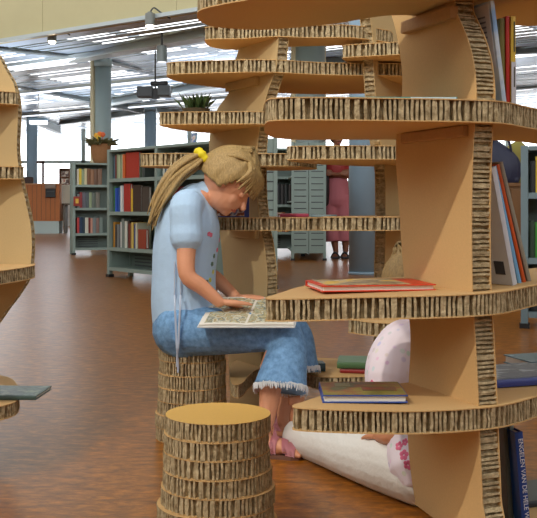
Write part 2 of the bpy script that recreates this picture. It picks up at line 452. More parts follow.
# the shelves slotted on the right-hand panel
mid([(343.5, 3.22), (347, 3.17), (380, 3.13), (420, 3.1), (450, 3.2), (450, 3.45), (400, 3.5), (360, 3.4)], 1.286)
mid([(288, 3.02), (291, 2.97), (330, 2.95), (380, 2.95), (430, 3.0), (450, 3.2), (440, 3.5), (390, 3.52), (330, 3.34), (296, 3.14)], .937)
mid([(322, 3.02), (325, 2.97), (360, 2.97), (400, 2.98), (440, 3.1), (445, 3.4), (400, 3.5), (350, 3.34), (326, 3.14)], .716)
mid([(349, 3.05), (353, 3.0), (385, 2.92), (430, 2.95), (450, 3.1), (445, 3.4), (400, 3.45), (362, 3.3)], .392)
v3 = Vector((VM[0], VM[1], 0)).normalized(); u3 = Vector((v3.y, -v3.x, 0)); P4 = Vector((*PM, 0))
batten(cm, P4 + v3 * .02 - u3 * .008 + Vector((0, 0, 1.193)), P4 + v3 * .24 - u3 * .008 + Vector((0, 0, 1.193)), .018, .03, M_face2)
batten(cm, P4 + v3 * .02 - u3 * .008 + Vector((0, 0, .668)), P4 + v3 * .2 - u3 * .008 + Vector((0, 0, .668)), .018, .03, M_face2)

# --- the one at the left edge, its panel faces us
cl = thing('cardboard_bookcase', 'cardboard bookcase at left edge with pale panel facing forward', 'bookcase', (-.95, 2.9, 0))
PL = xz(20, 2.85)
right = [(-60, 30), (-20, 38), (-4, 52), (6, 70), (12, 80), (16, 92), (18, 106), (17.5, 125), (17, 150), (19, 170), (23, 190), (26.5, 205), (30.5, 225), (31.8, 243), (31, 260), (28, 278),
         (16, 298), (4, 314), (-14, 345), (-22, 400), (-26, 440), (-26, 457)]
left = [(-110, 457), (-112, 400), (-125, 300), (-130, 200), (-125, 100), (-105, 40)]
bm = bmesh.new()
slab(bm, [((x - CX) * 2.85 / F, max(.001, CH - (y - HY) * 2.85 / F)) for x, y in right + left], .043, .008, o=Vector((0, 2.85, 0)), ea=Vector((1, 0, 0)), eb=Vector((0, 0, 1)), ec=Vector((0, 1, 0)))
obj('upright_panel', bm, [M_face2, M_core], cl, world=True)
def lsh(pts, z, tilt=(0, 0)): return shelf(cl, pts, z, t=.038, tilt=tilt, piv=xz(10, 2.8), step=.006)
lsh([(-40, 2.72), (0, 2.79), (17, 2.825), (18.5, 2.87), (12, 3.0), (-10, 3.2), (-70, 3.3), (-110, 3.1), (-100, 2.8)], .75 + 114 * 2.82 / F)
lsh([(-40, 2.74), (0, 2.79), (21, 2.82), (24, 2.87), (18, 3.0), (0, 3.2), (-70, 3.3), (-120, 3.1), (-110, 2.8)], .75 + 39.5 * 2.82 / F)
lsh([(-80, 2.3), (-40, 2.4), (0, 2.56), (26, 2.72), (35, 2.83), (30, 3.0), (0, 3.2), (-70, 3.3), (-130, 3.1), (-125, 2.6)], .75 - 59.5 * 2.78 / F)
lsh([(-80, 2.5), (-30, 2.48), (8, 2.56), (19, 2.66), (17, 2.85), (0, 3.0), (-70, 3.1), (-130, 3.0), (-125, 2.7)], .218)
for yy in (0,):
    bm = bmesh.new(); bx(bm, (*xz(6, 2.90), .8672), (*xz(38, 2.96), .8705)); o = obj('leaflet', bm, simple((120, 112, 84)), cl, world=True)
    o.parent = None; props(o, 'thin brown leaflet overhanging the left cardboard bookcase shelf', 'leaflet')

# ================================================================== BOOKS
def book_bm(w, h, d, r=.0025, inset=.004, fore=False):
    """standing book in local axes: thickness w along x, height h along z, spine at y=0, depth d towards +y"""
    c = bmesh.new()
    bx(c, (0, 0, 0), (r, d, h), bevel=r * .3); bx(c, (w - r, 0, 0), (w, d, h), bevel=r * .3)
    n = 6; rs = []
    for z in (0, h):
        outer = [Vector((w * k / n, -w * .12 * math.sin(PI * k / n), z)) for k in range(n + 1)]
        rs.append(outer + [Vector((w * k / n, r, z)) for k in range(n, -1, -1)])
    ring_loft(c, rs)
    p = bmesh.new(); bx(p, (r, r, inset), (w - r, d - inset, h - inset))
    if fore:
        for q in (c, p):
            for v in q.verts: v.co.y = d - v.co.y
    return c, p
def far_book(M, w, h, d, rgb, label, group, r=.004):
    c, p = book_bm(w, h, d, r, .008)
    me_ = bpy.data.meshes.new('tmp'); p.to_mesh(me_); p.free()
    k = len(c.faces); c.from_mesh(me_); bpy.data.meshes.remove(me_)
    c.faces.ensure_lookup_table()
    for f in c.faces[k:]: f.material_index = 1
    o = obj('book', c, [simple(rgb), M_page], M=M)
    return props(o, label, 'book', group)
def book(M, w, h, d, cover, label, group=None, r=.0025, fore=False, page=M_page):
    t = link('book', None); t.matrix_world = M; MW[t.name] = M; t.empty_display_size = .03
    props(t, label, 'book', group)
    c, p = book_bm(w, h, d, r, fore=fore)
    cv = obj('cover', c, cover, t); obj('pages', p, page, t)
    return t, cv
def lying(x, y, z, rz):
    """matrix that lays a book flat: its spine side towards -y of the turned frame, its height along x"""
    return Matrix.Translation((x, y, z)) @ Matrix.Rotation(rz, 4, 'Z') @ Matrix(((0, 0, 1, 0), (0, 1, 0, 0), (-1, 0, 0, 0), (0, 0, 0, 1)))
# local x (thickness) -> -z, local z (height) -> +x ; so origin is the top-left-front corner

# red picture book on the second shelf
z2 = .578 + .025 * .14
a = Vector((*xz(322, 1.835), 0)); b = Vector((*xz(436, 1.875), 0)); rz = math.atan2(b.y - a.y, b.x - a.x); L = (b - a).length
A_red = art('picture_cover_brown', [(150, 120, 80), (196, 170, 120), (120, 104, 84), (210, 190, 150), (226, 190, 60)], 18)
t, cv = book(lying(a.x, a.y, z2 + .0125 + .0025, rz), .0125, L, .15, mat('red_cover', (214, 60, 28), .35), 'red hardback picture book lying on second shelf of nearest bookcase', fore=True)
bm = bmesh.new(); bx(bm, (-.0006, .003, .012), (0.0, .147, L - .05)); obj('cover_picture', bm, A_red, cv)
# green book on the third shelf
z3 = .379 - .02 * .12
a = Vector((*xz(322.5, 1.80), 0)); b = Vector((*xz(408, 1.80), 0)); L = b.x - a.x
A_green = art('picture_cover_olive', [(84, 84, 36), (120, 116, 44), (150, 140, 60), (150, 90, 50), (92, 96, 60)], 14)
t, cv = book(lying(a.x, a.y, z3 + .0165, -.0), .015, L, .135, mat('blue_cover', (48, 78, 160), .4), 'olive green hardback with blue edges lying on third shelf', fore=True)
bm = bmesh.new(); bx(bm, (-.0008, .002, .002), (0.0, .134, L - .002)); obj('cover_picture', bm, A_green, cv)
bm = bmesh.new(); bx(bm, (-.0012, .08, .03), (-.0008, .12, .06)); obj('cover_panel', bm, simple((150, 150, 120)), cv)
bm = bmesh.new(); bx(bm, (-.0012, .04, .08), (-.0008, .08, L - .015)); obj('cover_drawing', bm, art('cover_red_drawing', [(150, 70, 40), (120, 60, 50), (90, 80, 40)], 40), cv)
# thin teal book on the first shelf, beside the panel
a = Vector((*xz(348, 1.80), 0)); b = Vector((*xz(460, 1.81), 0))
t, cv = book(lying(a.x, a.y + .012, .949 + .0085, .02), .008, (b - a).length * .98, .16, mat('teal_cover', (64, 140, 140), .35), 'thin teal and white picture book lying on top-level near shelf')
bm = bmesh.new(); bx(bm, (.0005, -.0016, .12), (.0075, -.0008, (b - a).length * .97)); obj('white_spine_label', bm, simple((190, 216, 232)), cv)
# photo book on the third shelf, right of the panel
t, cv = book(lying(*xz(494, 1.98), .379 - .02 * .4 + .017, .35), .016, .24, .17, mat('navy_cover', (60, 74, 150), .3), 'dark blue picture book lying right of panel on third shelf')
bm = bmesh.new(); bx(bm, (-.0006, .006, .006), (0, .164, .234)); obj('cover_picture', bm, art('picture_cover_grey', [(40, 46, 60), (90, 100, 120), (60, 66, 84), (170, 178, 190)], 22), cv)
t, cv = book(lying(*xz(531, 2.2), .379 - .02 * .5 + .021, .3), .02, .2, .12, mat('teal_grey_cover', (96, 134, 150), .4), 'teal grey book at far back right of third shelf')

def stand(px, Z, z0, lean, yaw=0):
    """matrix for a book standing at a pixel column; lean tips its top to the left (+) in radians, spine facing us"""
    X, Y = xz(px, Z)
    return Matrix.Translation((X, Y, z0)) @ Matrix.Rotation(yaw, 4, 'Z') @ Matrix.Rotation(-lean, 4, 'Y')
# upright books between first and top shelf, right of the panel
zz = .952
YAW = .38
g = 'upright books on the upper near shelf'
t, cv = book(stand(502.5, 1.87, zz, .15, .42), .010, .20, .16, art('cover_sky', [(70, 120, 200), (140, 180, 226), (200, 214, 230), (90, 110, 170)], 9), 'blue and white picture book leaning on panel, upper shelf right', g)
bm = bmesh.new(); bx(bm, (-.0008, .006, .07), (0, .15, .195)); obj('back_cover_panel', bm, simple((206, 210, 224)), cv)
for k in range(9):
    bm = bmesh.new(); bx(bm, (-.0012, .02, .09 + k * .01), (-.0008, .12 - (k % 3) * .015, .0935 + k * .01)); obj('printed_line', bm, simple((120, 130, 160)), cv)
book(stand(500.5, 1.90, zz, .012, .24), .011, .172, .15, mat('olive_cover', (118, 108, 40), .4), 'olive green hardback standing upright beside the leaning blue book', g)
book(stand(506.5, 1.90, zz, .01, .24), .008, .176, .15, mat('red_spine', (190, 34, 22), .35), 'bright red thin hardback standing between olive and yellow books', g)
t, cv = book(stand(511, 1.90, zz, 0, .24), .010, .176, .15, mat('yellow_spine', (222, 190, 70), .35), 'yellow and white spined hardback, rightmost upright on upper shelf', g)
bm = bmesh.new(); bx(bm, (0, -.0022, .0), (.010, -.0012, .085)); obj('white_spine_label', bm, simple((206, 208, 220)), cv)
for a_, b_ in ((.105, .165), (.035, .075)):
    bm = bmesh.new(); bx(bm, (.005, -.0026, a_), (.0075, -.0022, b_)); obj('spine_lettering', bm, simple((70, 70, 60)), cv)
# leaning books between second and first shelf
zz = .578 + .025 * .42 + .0005
g = 'leaning books on the second near shelf'
t, cv = book(stand(513, 1.93, zz, .26, .60), .013, .245, .16, mat('pale_blue_white_cover', (208, 214, 228), .35), 'white picture book with barcode leaning on panel, second shelf', g)
bm = bmesh.new(); bx(bm, (-.0008, .014, .022), (0, .04, .05)); bc = obj('barcode', bm, simple((60, 66, 80)), cv)
t, cv = book(stand(518.5, 1.98, zz, .26, .42), .008, .25, .15, mat('light_blue_spine', (120, 176, 220), .35), 'light blue spined book leaning beside the barcode book', g)
book(stand(523, 2.0, zz, .27, .40), .008, .255, .15, mat('orange_spine', (206, 84, 30), .35), 'orange spined book leaning second from right on second shelf', g)
book(stand(528, 2.02, zz, .28, .38), .009, .262, .15, mat('grey_spine', (150, 144, 130), .4), 'grey spined book leaning rightmost on second shelf', g)
# leaning books under the third shelf
zz = .1005; g = 'leaning books on the lowest near shelf'
book(stand(509, 1.93, zz, .06, .25), .011, .225, .15, mat('dark_grey_spine', (70, 76, 72), .4), 'dark grey book leaning closest to panel on lowest shelf', g)
book(stand(515.5, 1.93, zz, .065, .25), .009, .23, .15, mat('pale_teal_spine', (150, 176, 182), .4), 'pale teal thin book between dark grey and blue books, lowest shelf', g)
t, cv = book(stand(523, 1.90, zz, .09, .22), .017, .20, .15, mat('royal_blue_spine', (26, 70, 150), .35), 'royal blue book with white spine title, lowest shelf', g)
cu = bpy.data.curves.new('spine_title', 'FONT'); cu.body = 'ENGELEN VAN DE HELE W'; cu.size = .0135; cu.extrude = .0002; cu.align_y = 'CENTER'
tm = link('tmp_text', cu)
dg = bpy.context.evaluated_depsgraph_get(); dg.update()
me = bpy.data.meshes.new_from_object(tm.evaluated_get(dg)); bpy.data.objects.remove(tm)
me.materials.clear(); me.materials.append(simple((226, 232, 240)))
me.transform(Matrix.Translation((.009, -.0042, .188)) @ Matrix(((0, 1, 0, 0), (0, 0, -1, 0), (-1, 0, 0, 0), (0, 0, 0, 1))))
o = link('spine_title', me); o.parent = cv
t, cv = book(lying(*xz(527, 2.05), .1005 + .014, .3), .013, .2, .14, mat('dark_slate_cover', (54, 62, 72), .35), 'dark book lying flat at right of lowest shelf')

# middle bookcase: books and plant
zz = .7115
t, cv = book(Matrix.Translation(at(217, 217, 3.34)) @ Matrix.Rotation(.0, 4, 'Z') @ Matrix(((0, 0, 1, 0), (-1, 0, 0, 0), (0, -1, 0, 0), (0, 0, 0, 1))), .012, .112, .11,
             mat('navy_blue_cover', (40, 72, 160), .35), 'picture book standing face out on middle shelf before the girl')
t.location = Vector((*xz(216, 3.225), .712 + .11))
bm = bmesh.new(); bx(bm, (.012, .004, .004), (.0128, .106, .096)); obj('cover_picture', bm, art('cover_horses', [(226, 228, 232), (236, 236, 236), (160, 84, 50), (116, 60, 40), (200, 206, 220), (60, 90, 170)], 26), cv)
bm = bmesh.new(); bx(bm, (.0128, .075, .028), (.0134, .098, .055)); obj('barcode', bm, art('barcode_print', [(230, 230, 230), (40, 60, 120), (220, 224, 236)], 60), cv)
book(lying(*xz(280, 3.3), .7115 + .012, .1), .011, .1, .12, mat('pink_cover', (196, 84, 120), .4), 'pink book lying flat on middle bookcase, eye-level shelf')
book(lying(*xz(311, 3.3), .7115 + .008, .0), .007, .09, .1, mat('pale_blue_cover', (150, 186, 206), .4), 'pale blue thin booklet lying right of pink book')
book(lying(*xz(208, 3.38), 1.2365 + .012, .0), .011, .05, .06, mat('cream_cover', (226, 214, 160), .5), 'small cream booklet on high shelf of middle bookcase')
zf = .2005
book(lying(*xz(340, 3.14), zf + .012, -.25), .011, .13, .13, mat('dark_red_cover', (150, 40, 44), .4), 'dark red book lying under green book on low shelf')
t, cv = book(lying(*xz(337, 3.15), zf + .0125 + .022, -.12), .021, .14, .14, mat('green_cover', (84, 124, 84), .4), 'green hardback stacked on dark red book, low shelf')
book(lying(*xz(312, 3.16), zf + .027, .1), .026, .045, .06, mat('dark_teal_cover', (50, 80, 92), .4), 'small dark teal book on low shelf by girl')

pl = thing('potted_plant', 'small spiky green plant on shelf of middle bookcase', 'plant', (*xz(196, 3.33), 1.0665))
bm = bmesh.new(); cyl(bm, (0, 0, 0), (0, 0, .022), .045, .05, 24); obj('pot', bm, simple((70, 62, 46)), pl)
bm = bmesh.new()
for k in range(70):
    a = random.uniform(0, 2 * PI); r = random.uniform(0, .04); b_ = Vector((math.cos(a) * r, math.sin(a) * r, .015)); o_ = random.uniform(.3, 1)
    tip = b_ + Vector((math.cos(a) * .045 * o_, math.sin(a) * .045 * o_, random.uniform(.035, .062)))
    mid_ = b_.lerp(tip, .5) + Vector((0, 0, .012)); sd = Vector((-math.sin(a), math.cos(a), 0)) * .0035
    q = [bm.verts.new(p) for p in (b_ - sd, mid_ - sd, tip, mid_ + sd, b_ + sd)]; bm.faces.new(q)
bmesh.ops.solidify(bm, geom=bm.faces[:], thickness=.0012)
obj('leaves', bm, mat('leaf_green', (66, 92, 52), .5, var=.25, scale=60), pl)

# book on the low shelf at the left edge
t, cv = book(lying(*xz(-50, 2.62), .2185 + .012, -.06), .011, .24, .15, mat('dark_green_cover', (62, 84, 80), .35), 'dark green book overhanging low shelf at left edge')
bm = bmesh.new(); bx(bm, (-.0008, .005, .005), (0, .145, .235)); obj('cover_picture', bm, art('cover_forest', [(40, 60, 64), (80, 110, 110), (50, 76, 84), (110, 130, 120)], 24), cv)

# ================================================================== STOOLS
def stool(label, x, Z, hs, r0, r1, layers=7):
    X, Y = xz(x, Z)
    s = thing('cardboard_stool', label, 'stool', (X, Y, 0), 0, 'round cardboard stools')
    t = hs / layers
    for k in range(layers):
        f = k / (layers - 1); r = r1 + (r0 - r1) * (f ** .75)
        ph = random.uniform(0, 6); w1 = random.uniform(.01, .025); dx, dy = random.uniform(-.004, .004), random.uniform(-.004, .004)
        P2 = [(dx + r * (1 + w1 * math.sin(2 * a + ph)) * math.cos(a), dy + r * (1 + w1 * math.sin(2 * a + ph)) * math.sin(a)) for a in [2 * PI * q / 20 for q in range(20)]]
        bm = bmesh.new(); slab(bm, P2, t - .0006, .0050, o=Vector((0, 0, k * t)), deep=.016, skin=.0012, lidin=.002, lid=(0, 2 if k == layers - 1 else 0))
        obj('cardboard_layer' if k < layers - 1 else 'seat', bm, [M_face, M_core, M_seat], s)
    return s
stool('round layered cardboard stool with empty orange-tan seat, in front', 217, 2.17, .28, .119, .138)
stool('round layered cardboard stool the girl in jeans sits on', 192, 3.10, .298, .108, .118)

# ================================================================== PEOPLE
M_skin = mat('skin', (222, 158, 124), .5, var=.04, scale=30)
M_skin_tan = mat('skin_tan', (206, 142, 106), .5, var=.04, scale=30)
M_jeans = mat('denim', (124, 170, 216), .8, var=.14, scale=60, bump=.35, bscale=25, rgb2=(96, 142, 194))
M_shirt = mat('light_blue_cotton', (180, 212, 246), .8, var=.05, scale=14, bump=.5, bscale=18)
M_hair = mat('dark_blond_hair', (170, 142, 92), .5, var=.3, scale=40, stretch=(6, 6, 1.5), bump=.4, bscale=70)
M_eye = mat('eye_white', (235, 232, 226), .2); M_iris = mat('iris', (70, 60, 44), .2); M_lip = mat('lips', (190, 100, 90), .4)

def hand(bm, wrist, d, n, thumb, size=1.0, curl=.5):
    """palm and five fingers: d = direction of the fingers, n = palm normal (palm side), thumb = side the thumb is on"""
    d = Vector(d).normalized(); n = Vector(n); n = (n - d * n.dot(d)).normalized()
    s = d.cross(n); s = s if s.dot(Vector(thumb)) > 0 else -s
    W = Vector(wrist); k = size
    for j in range(4):
        o_ = (1.5 - j) * .0145 * k
        tube(bm, [W - d * .005, W + d * .03 * k + s * o_ * .7, W + d * .056 * k + s * o_], [.011 * k, .0105 * k, .0088 * k], 8, 3)
    for j, ln in enumerate((.046, .053, .05, .038)):
        o_ = (1.5 - j) * .0145 * k; sp = (1.5 - j) * .05
        b0 = W + d * .054 * k + s * o_
        p = [b0]; dd = d + s * sp
        for q, fr in enumerate((.42, .32, .26)):
            dd = (dd + n * curl * .35).normalized(); p.append(p[-1] + dd * ln * k * fr)
        tube(bm, p, [.0075 * k, .0068 * k, .006 * k, .0045 * k], 8, 3)
    b0 = W + d * .012 * k + s * .016 * k
    tube(bm, [b0, b0 + (d * .5 + s * .6 + n * .25) * .03 * k, b0 + (d * 1.0 + s * .55 + n * .35) * .042 * k, b0 + (d * 1.5 + s * .5 + n * .4) * .048 * k],
         [.011 * k, .009 * k, .0075 * k, .0055 * k], 8, 3)

def head(bm, C, f, up, k=1.0, neck=None):
    """skull, jaw, nose, ears, brow; f = facing, up = crown direction"""
    f = Vector(f).normalized(); up = Vector(up); up = (up - f * up.dot(f)).normalized(); s = up.cross(f)
    R = Matrix((s, f, up)).transposed()
    C = Vector(C)
    ball(bm, C + up * .012 * k - f * .006 * k, (.069 * k, .084 * k, .082 * k), R)
    ball(bm, C + f * .022 * k - up * .038 * k, (.052 * k, .058 * k, .058 * k), R)
    ball(bm, C + f * .052 * k - up * .078 * k, (.022 * k, .018 * k, .015 * k), R)
    for sg in (-1, 1):
        ball(bm, C + f * .05 * k + s * sg * .03 * k - up * .032 * k, (.02 * k, .018 * k, .02 * k), R)
        ball(bm, C + s * sg * .071 * k - f * .004 * k - up * .016 * k, (.006 * k, .013 * k, .02 * k), R)
        ball(bm, C + s * sg * .074 * k - f * .008 * k - up * .012 * k, (.006 * k, .010 * k, .014 * k), R)
    tube(bm, [C + f * .074 * k - up * .002 * k, C + f * .084 * k - up * .022 * k, C + f * .090 * k - up * .034 * k], [.007 * k, .0085 * k, .011 * k], 8, 3)
    ball(bm, C + f * .072 * k + up * .012 * k, (.04 * k, .012 * k, .008 * k), R)
    return f, up, s, R
def face_bits(parent, C, fr, k, iris=M_iris, lid=M_skin):
    f, up, s, R = fr; C = Vector(C)
    for sg in (-1, 1):
        e = C + f * .0605 * k + s * sg * .0295 * k - up * .004 * k
        bm = bmesh.new(); ball(bm, e, .0100 * k, R, 12, 8); eo = obj('eye', bm, M_eye, parent, world=True, smooth=True)
        bm = bmesh.new(); ball(bm, e + f * .0052 * k, .0068 * k, R, 10, 6); obj('iris', bm, iris, eo, world=True, smooth=True)
        bm = bmesh.new(); ball(bm, e + up * .0016 * k + f * .0020 * k, (.0128 * k, .0124 * k, .0118 * k), R, 14, 10); obj('eyelid', bm, lid, parent, world=True, smooth=True)
        bm = bmesh.new(); tube(bm, [e + f * .012 * k + up * .018 * k - s * sg * .012 * k, e + f * .013 * k + up * .021 * k, e + f * .008 * k + up * .017 * k + s * sg * .015 * k], .0022 * k, 6, 3)
        obj('eyebrow', bm, M_hair, parent, world=True, smooth=True)
    bm = bmesh.new()
    for dz, rr in ((-.056, .0022), (-.061, .003)):
        tube(bm, [C + f * .069 * k + s * .019 * k + up * (dz + .001) * k, C + f * .0785 * k + up * dz * k, C + f * .069 * k - s * .019 * k + up * (dz + .001) * k], rr * k, 8, 4)
    obj('lips', bm, M_lip, parent, world=True, smooth=True)
def hair_cap(bm, C, fr, k, low=-.5, fringe=.25):
    """cap of hair over crown, back and sides, cut to a hairline"""
    f, up, s, R = fr; C = Vector(C)
    g = bmesh.ops.create_uvsphere(bm, u_segments=56, v_segments=36, radius=1)
    kill = []
    for v in g['verts']:
        p = v.co.copy()
        side, fw, h = p.x, p.y, p.z
        line = low if fw < .1 else low + (fringe - low) * min(1, (fw - .1) / .55)
        if h < line: kill.append(v)
        a = math.atan2(side, -fw)
        rr = 1 + .025 * math.sin(a * 14 + h * 3) + .015 * math.sin(a * 31)
        v.co = C + up * .012 * k - f * .006 * k + s * side * .078 * k * rr + f * fw * .093 * k * rr + up * h * .093 * k * rr
    bmesh.ops.delete(bm, geom=kill, context='VERTS')
    bmesh.ops.solidify(bm, geom=bm.faces[:], thickness=.006)

# ---------------- girl reading on the stool
gp = xz(192, 3.10)
girl = thing('person', 'girl in light blue top and jeans reading a picture book on a stool', 'person', (*gp, 0))
Hc = at(229, 181, 3.09); gf = Vector((.74, -.12, -.66)); gu = Vector((.66, -.05, .74)); kh = 1.03
hipN, hipF = at(190, 331, 3.03), at(190, 328, 3.19)
kneeN, kneeF = at(284, 333, 2.96), at(289, 325, 3.12)
ankN, ankF = at(262, 433, 2.865), at(283, 418, 3.075)
ankN.z = .058; ankF.z = .06
toeN = Vector((ankN.x + .105, 2.835, .016)); toeF = Vector((ankF.x + .09, 3.06, .016))
shN, shF = at(186, 208, 3.00), at(190, 203, 3.22)
elN, elF = at(187, 274, 2.955), at(205, 268, 3.26)
wrN, wrF = at(219, 302, 2.965), at(236, 297.5, 3.16)
bm = bmesh.new()
fr = head(bm, Hc, gf, gu, kh)
tube(bm, [at(207, 196, 3.1), at(217, 190, 3.1), Hc - Vector(gu) * .02], [.036, .034, .04], 14)
tube(bm, [at(186, 328, 3.11), at(184, 300, 3.11), at(183, 262, 3.11), at(190, 222, 3.11), at(201, 199, 3.11)], [(.10, .085), (.095, .08), (.09, .076), (.10, .075), (.06, .05)], 18, ref=(0, 1, 0))
for sh, el, wr, dr, th in ((shN, elN, wrN, at(243, 303, 2.985), (0, 1, .3)), (shF, elF, wrF, at(262, 297.5, 3.12), (0, -1, .3))):
    tube(bm, [sh.lerp(at(195, 208, 3.11), .5), sh, sh.lerp(el, .5), el, el.lerp(wr, .45), wr], [.04, .036, .032, .027, .025, .018], 12)
    hand(bm, wr + (dr - wr).normalized() * .008, dr - wr, (0, 0, -1), th, .92, .12)
for hp, kn, an, to in ((hipN, kneeN, ankN, toeN), (hipF, kneeF, ankF, toeF)):
    tube(bm, [hp, hp.lerp(kn, .5), kn, kn.lerp(an, .35) + Vector((-.012, 0, 0)), kn.lerp(an, .7), an], [.062, .052, .042, .04, .030, .025], 14)
    he = an + Vector((-.02, .004, 0)); he.z = .026
    tube(bm, [he, an.lerp(to, .35) * 1 + Vector((0, 0, -.012)), an.lerp(to, .7) + Vector((0, 0, .002)), to + Vector((0, 0, .006))], [(.024, .024), (.028, .027), (.018, .032), (.011, .03)], 12, ref=(0, 0, 1))
    tube(bm, [an + Vector((0, 0, .01)), he.lerp(to, .3) + Vector((0, 0, .012))], [.025, .024], 12)
    dv = (to - he); dv.z = 0; dv.normalize(); sv = Vector((-dv.y, dv.x, 0))
    for q in range(5):
        c = to + sv * (q - 2) * .0125 + dv * (.006 - abs(q - 1.5) * .004)
        tube(bm, [c - dv * .01 + Vector((0, 0, .002)), c + dv * .012 + Vector((0, 0, -.002))], .0068 if q else .0072, 8, 2)
remeshed('body', bm, M_skin, girl, .0032, 4)
face_bits(girl, Hc, fr, kh)
# hair with pony tail and yellow scrunchie
bm = bmesh.new(); hair_cap(bm, Hc, fr, kh, -.45, .38)
f_, u_, s_, R_ = fr
knot = at(203, 156, 3.09)
for k in range(26):   # fringe and side locks
    a = -1.2 + 2.4 * k / 25
    p0 = Hc + u_ * .094 * kh + s_ * .03 * math.sin(a)
    p1 = Hc + u_ * .07 * kh + f_ * .075 * kh * math.cos(a * .8) + s_ * .082 * math.sin(a) * kh
    p2 = Hc + u_ * (.018 + .012 * math.sin(k * 2.3)) * kh + f_ * .096 * kh * math.cos(a) + s_ * .086 * math.sin(a) * kh
    tube(bm, [p0, p1, p2], [.009, .009, .003], 6, 4)
for k in range(46):
    w = Vector((random.uniform(-.016, .016), random.uniform(-.022, .022), random.uniform(-.016, .016)))
    sp = random.uniform(.8, 1.5)
    pts = [knot + w * .5, at(193, 161, 3.08) + w * sp, at(176, 174, 3.07) + w * 1.1 * sp, at(162, 195, 3.06) + w * 1.05 * sp, at(151 + random.uniform(-1, 4), 212 + random.uniform(0, 14), 3.05) + w * .8 * sp]
    tube(bm, pts, [.006, .0075, .007, .0055, .0015], 5, 4)
for k in range(18):   # hair swept back to the knot
    a = -1.3 + 2.6 * k / 17
    p0 = Hc + f_ * .05 * kh * math.cos(a) + u_ * .088 * kh + s_ * .06 * math.sin(a)
    p1 = Hc - f_ * .03 * kh + u_ * .1 * kh * math.cos(a * .6) + s_ * .07 * math.sin(a)
    tube(bm, [p0, p1, knot], [.004, .007, .006], 5, 5)
obj('hair', bm, M_hair, girl, world=True, smooth=True)
bm = bmesh.new()
ax = (at(193, 163, 3.08) - knot).normalized(); pa = ax.orthogonal().normalized(); pb = ax.cross(pa)
ring = [knot + ax * .004 + pa * .021 * math.cos(2 * PI * q / 16) + pb * .021 * math.sin(2 * PI * q / 16) for q in range(17)]
tube(bm, ring, [.012 + .003 * (q % 2) for q in range(17)], 8, 3)
obj('hair_tie', bm, mat('yellow_fabric', (232, 214, 30), .6), girl, world=True, smooth=True)
# jeans
bm = bmesh.new()
tube(bm, [at(184, 329, 3.05), at(184, 328, 3.11), at(184, 326, 3.17)], [.098, .104, .098], 18)
tube(bm, [at(187, 334, 3.11), at(186, 305, 3.11)], [(.112, .098), (.108, .094)], 18, ref=(0, 1, 0))
for hp, kn, an, zc in ((hipN, kneeN, ankN, .195), (hipF, kneeF, ankF, .215)):
    hem = kn.lerp(an, .62) + Vector((.030, -.004, 0)); hem.z = zc
    up_ = kn + Vector((.004, 0, -.0))
    tube(bm, [hp, hp.lerp(kn, .3), hp.lerp(kn, .65), up_], [.080, .074, .064, .054], 18)
    tube(bm, [up_ + Vector((0, 0, .0)), up_.lerp(hem, .3) + Vector((.010, 0, 0)), up_.lerp(hem, .65) + Vector((.006, 0, 0)), hem], [.052, .062, .071, .082], 20, round_ends=False, ref=(0, 1, 0))
jeans = remeshed('jeans', bm, M_jeans, girl, .0045, 3)
for hp, kn, an, zc in ((hipN, kneeN, ankN, .195), (hipF, kneeF, ankF, .215)):
    hem = kn.lerp(an, .62) + Vector((.030, -.004, 0)); hem.z = zc
    bm = bmesh.new()
    for q in range(110):
        a = 2 * PI * q / 110; r = .0815
        p = hem + Vector((math.cos(a) * r, math.sin(a) * r, .006 + (.026 if math.cos(a) > 0 else -.004) * 0))
        # follow the slanted end ring of the leg
        d = (hem - kn).normalized(); p = p - d * ((p - hem).dot(d)) + d * random.uniform(-.002, .002)
        e = p + d * random.uniform(.006, .014) + Vector((random.uniform(-.003, .003), random.uniform(-.003, .003), 0))
        tube(bm, [p - d * .006, e], [.0028, .0012], 4, 1)
    obj('frayed_hem', bm, mat('white_threads', (226, 230, 236), .8), jeans, world=True)
# light blue top with short sleeves
bm = bmesh.new()
tube(bm, [at(186, 318, 3.11), at(184, 300, 3.11), at(184, 275, 3.11), at(186, 245, 3.11), at(191, 218, 3.11), at(199, 200, 3.11), at(205, 194, 3.11)],
     [(.128, .110), (.122, .107), (.117, .104), (.117, .106), (.116, .098), (.085, .068), (.048, .044)], 22, ref=(0, 1, 0))
for sh, el in ((shN, elN), (shF, elF)):
    tube(bm, [sh.lerp(at(195, 208, 3.11), .6), sh + Vector((0, 0, .006)), sh.lerp(el, .28), sh.lerp(el, .44)], [.052, .052, .051, .053], 16)
shirt = remeshed('shirt', bm, M_shirt, girl, .0045, 3)
# painted flowers on the front of the top, laid on its surface
inv = MW[girl.name].inverted()
bvh = BVHTree.FromPolygons([v.co for v in shirt.data.vertices], [p.vertices for p in shirt.data.polygons])
def on_shirt(x, y):
    o_ = inv @ Vector((0, 0, CH)); d = (inv @ at(x, y, 3) - o_).normalized()
    return bvh.ray_cast(o_, d)
for rgb, spots in (((226, 120, 150), [(211, 235), (219, 240), (217, 250), (209, 234)]), ((206, 206, 90), [(213, 272), (217, 278), (210, 280), (218, 268)]),
                   ((90, 120, 110), [(214, 256), (219, 262), (212, 264), (207, 282), (220, 284), (204, 282)])):
    bm = bmesh.new()
    for x, y in spots:
        h = on_shirt(x, y)
        if h[0] is None: continue
        c, nn = h[0], h[1]; a = nn.orthogonal().normalized(); b = nn.cross(a)
        for q in range(5):
            cc = c + nn * .0006 + a * .0045 * math.cos(q * 1.257) + b * .0045 * math.sin(q * 1.257)
            ball(bm, cc, (.0038, .0038, .0014), Matrix((a, b, nn)).transposed(), 8, 5)
    obj('printed_flower', bm, simple(rgb), shirt)
bm = bmesh.new()
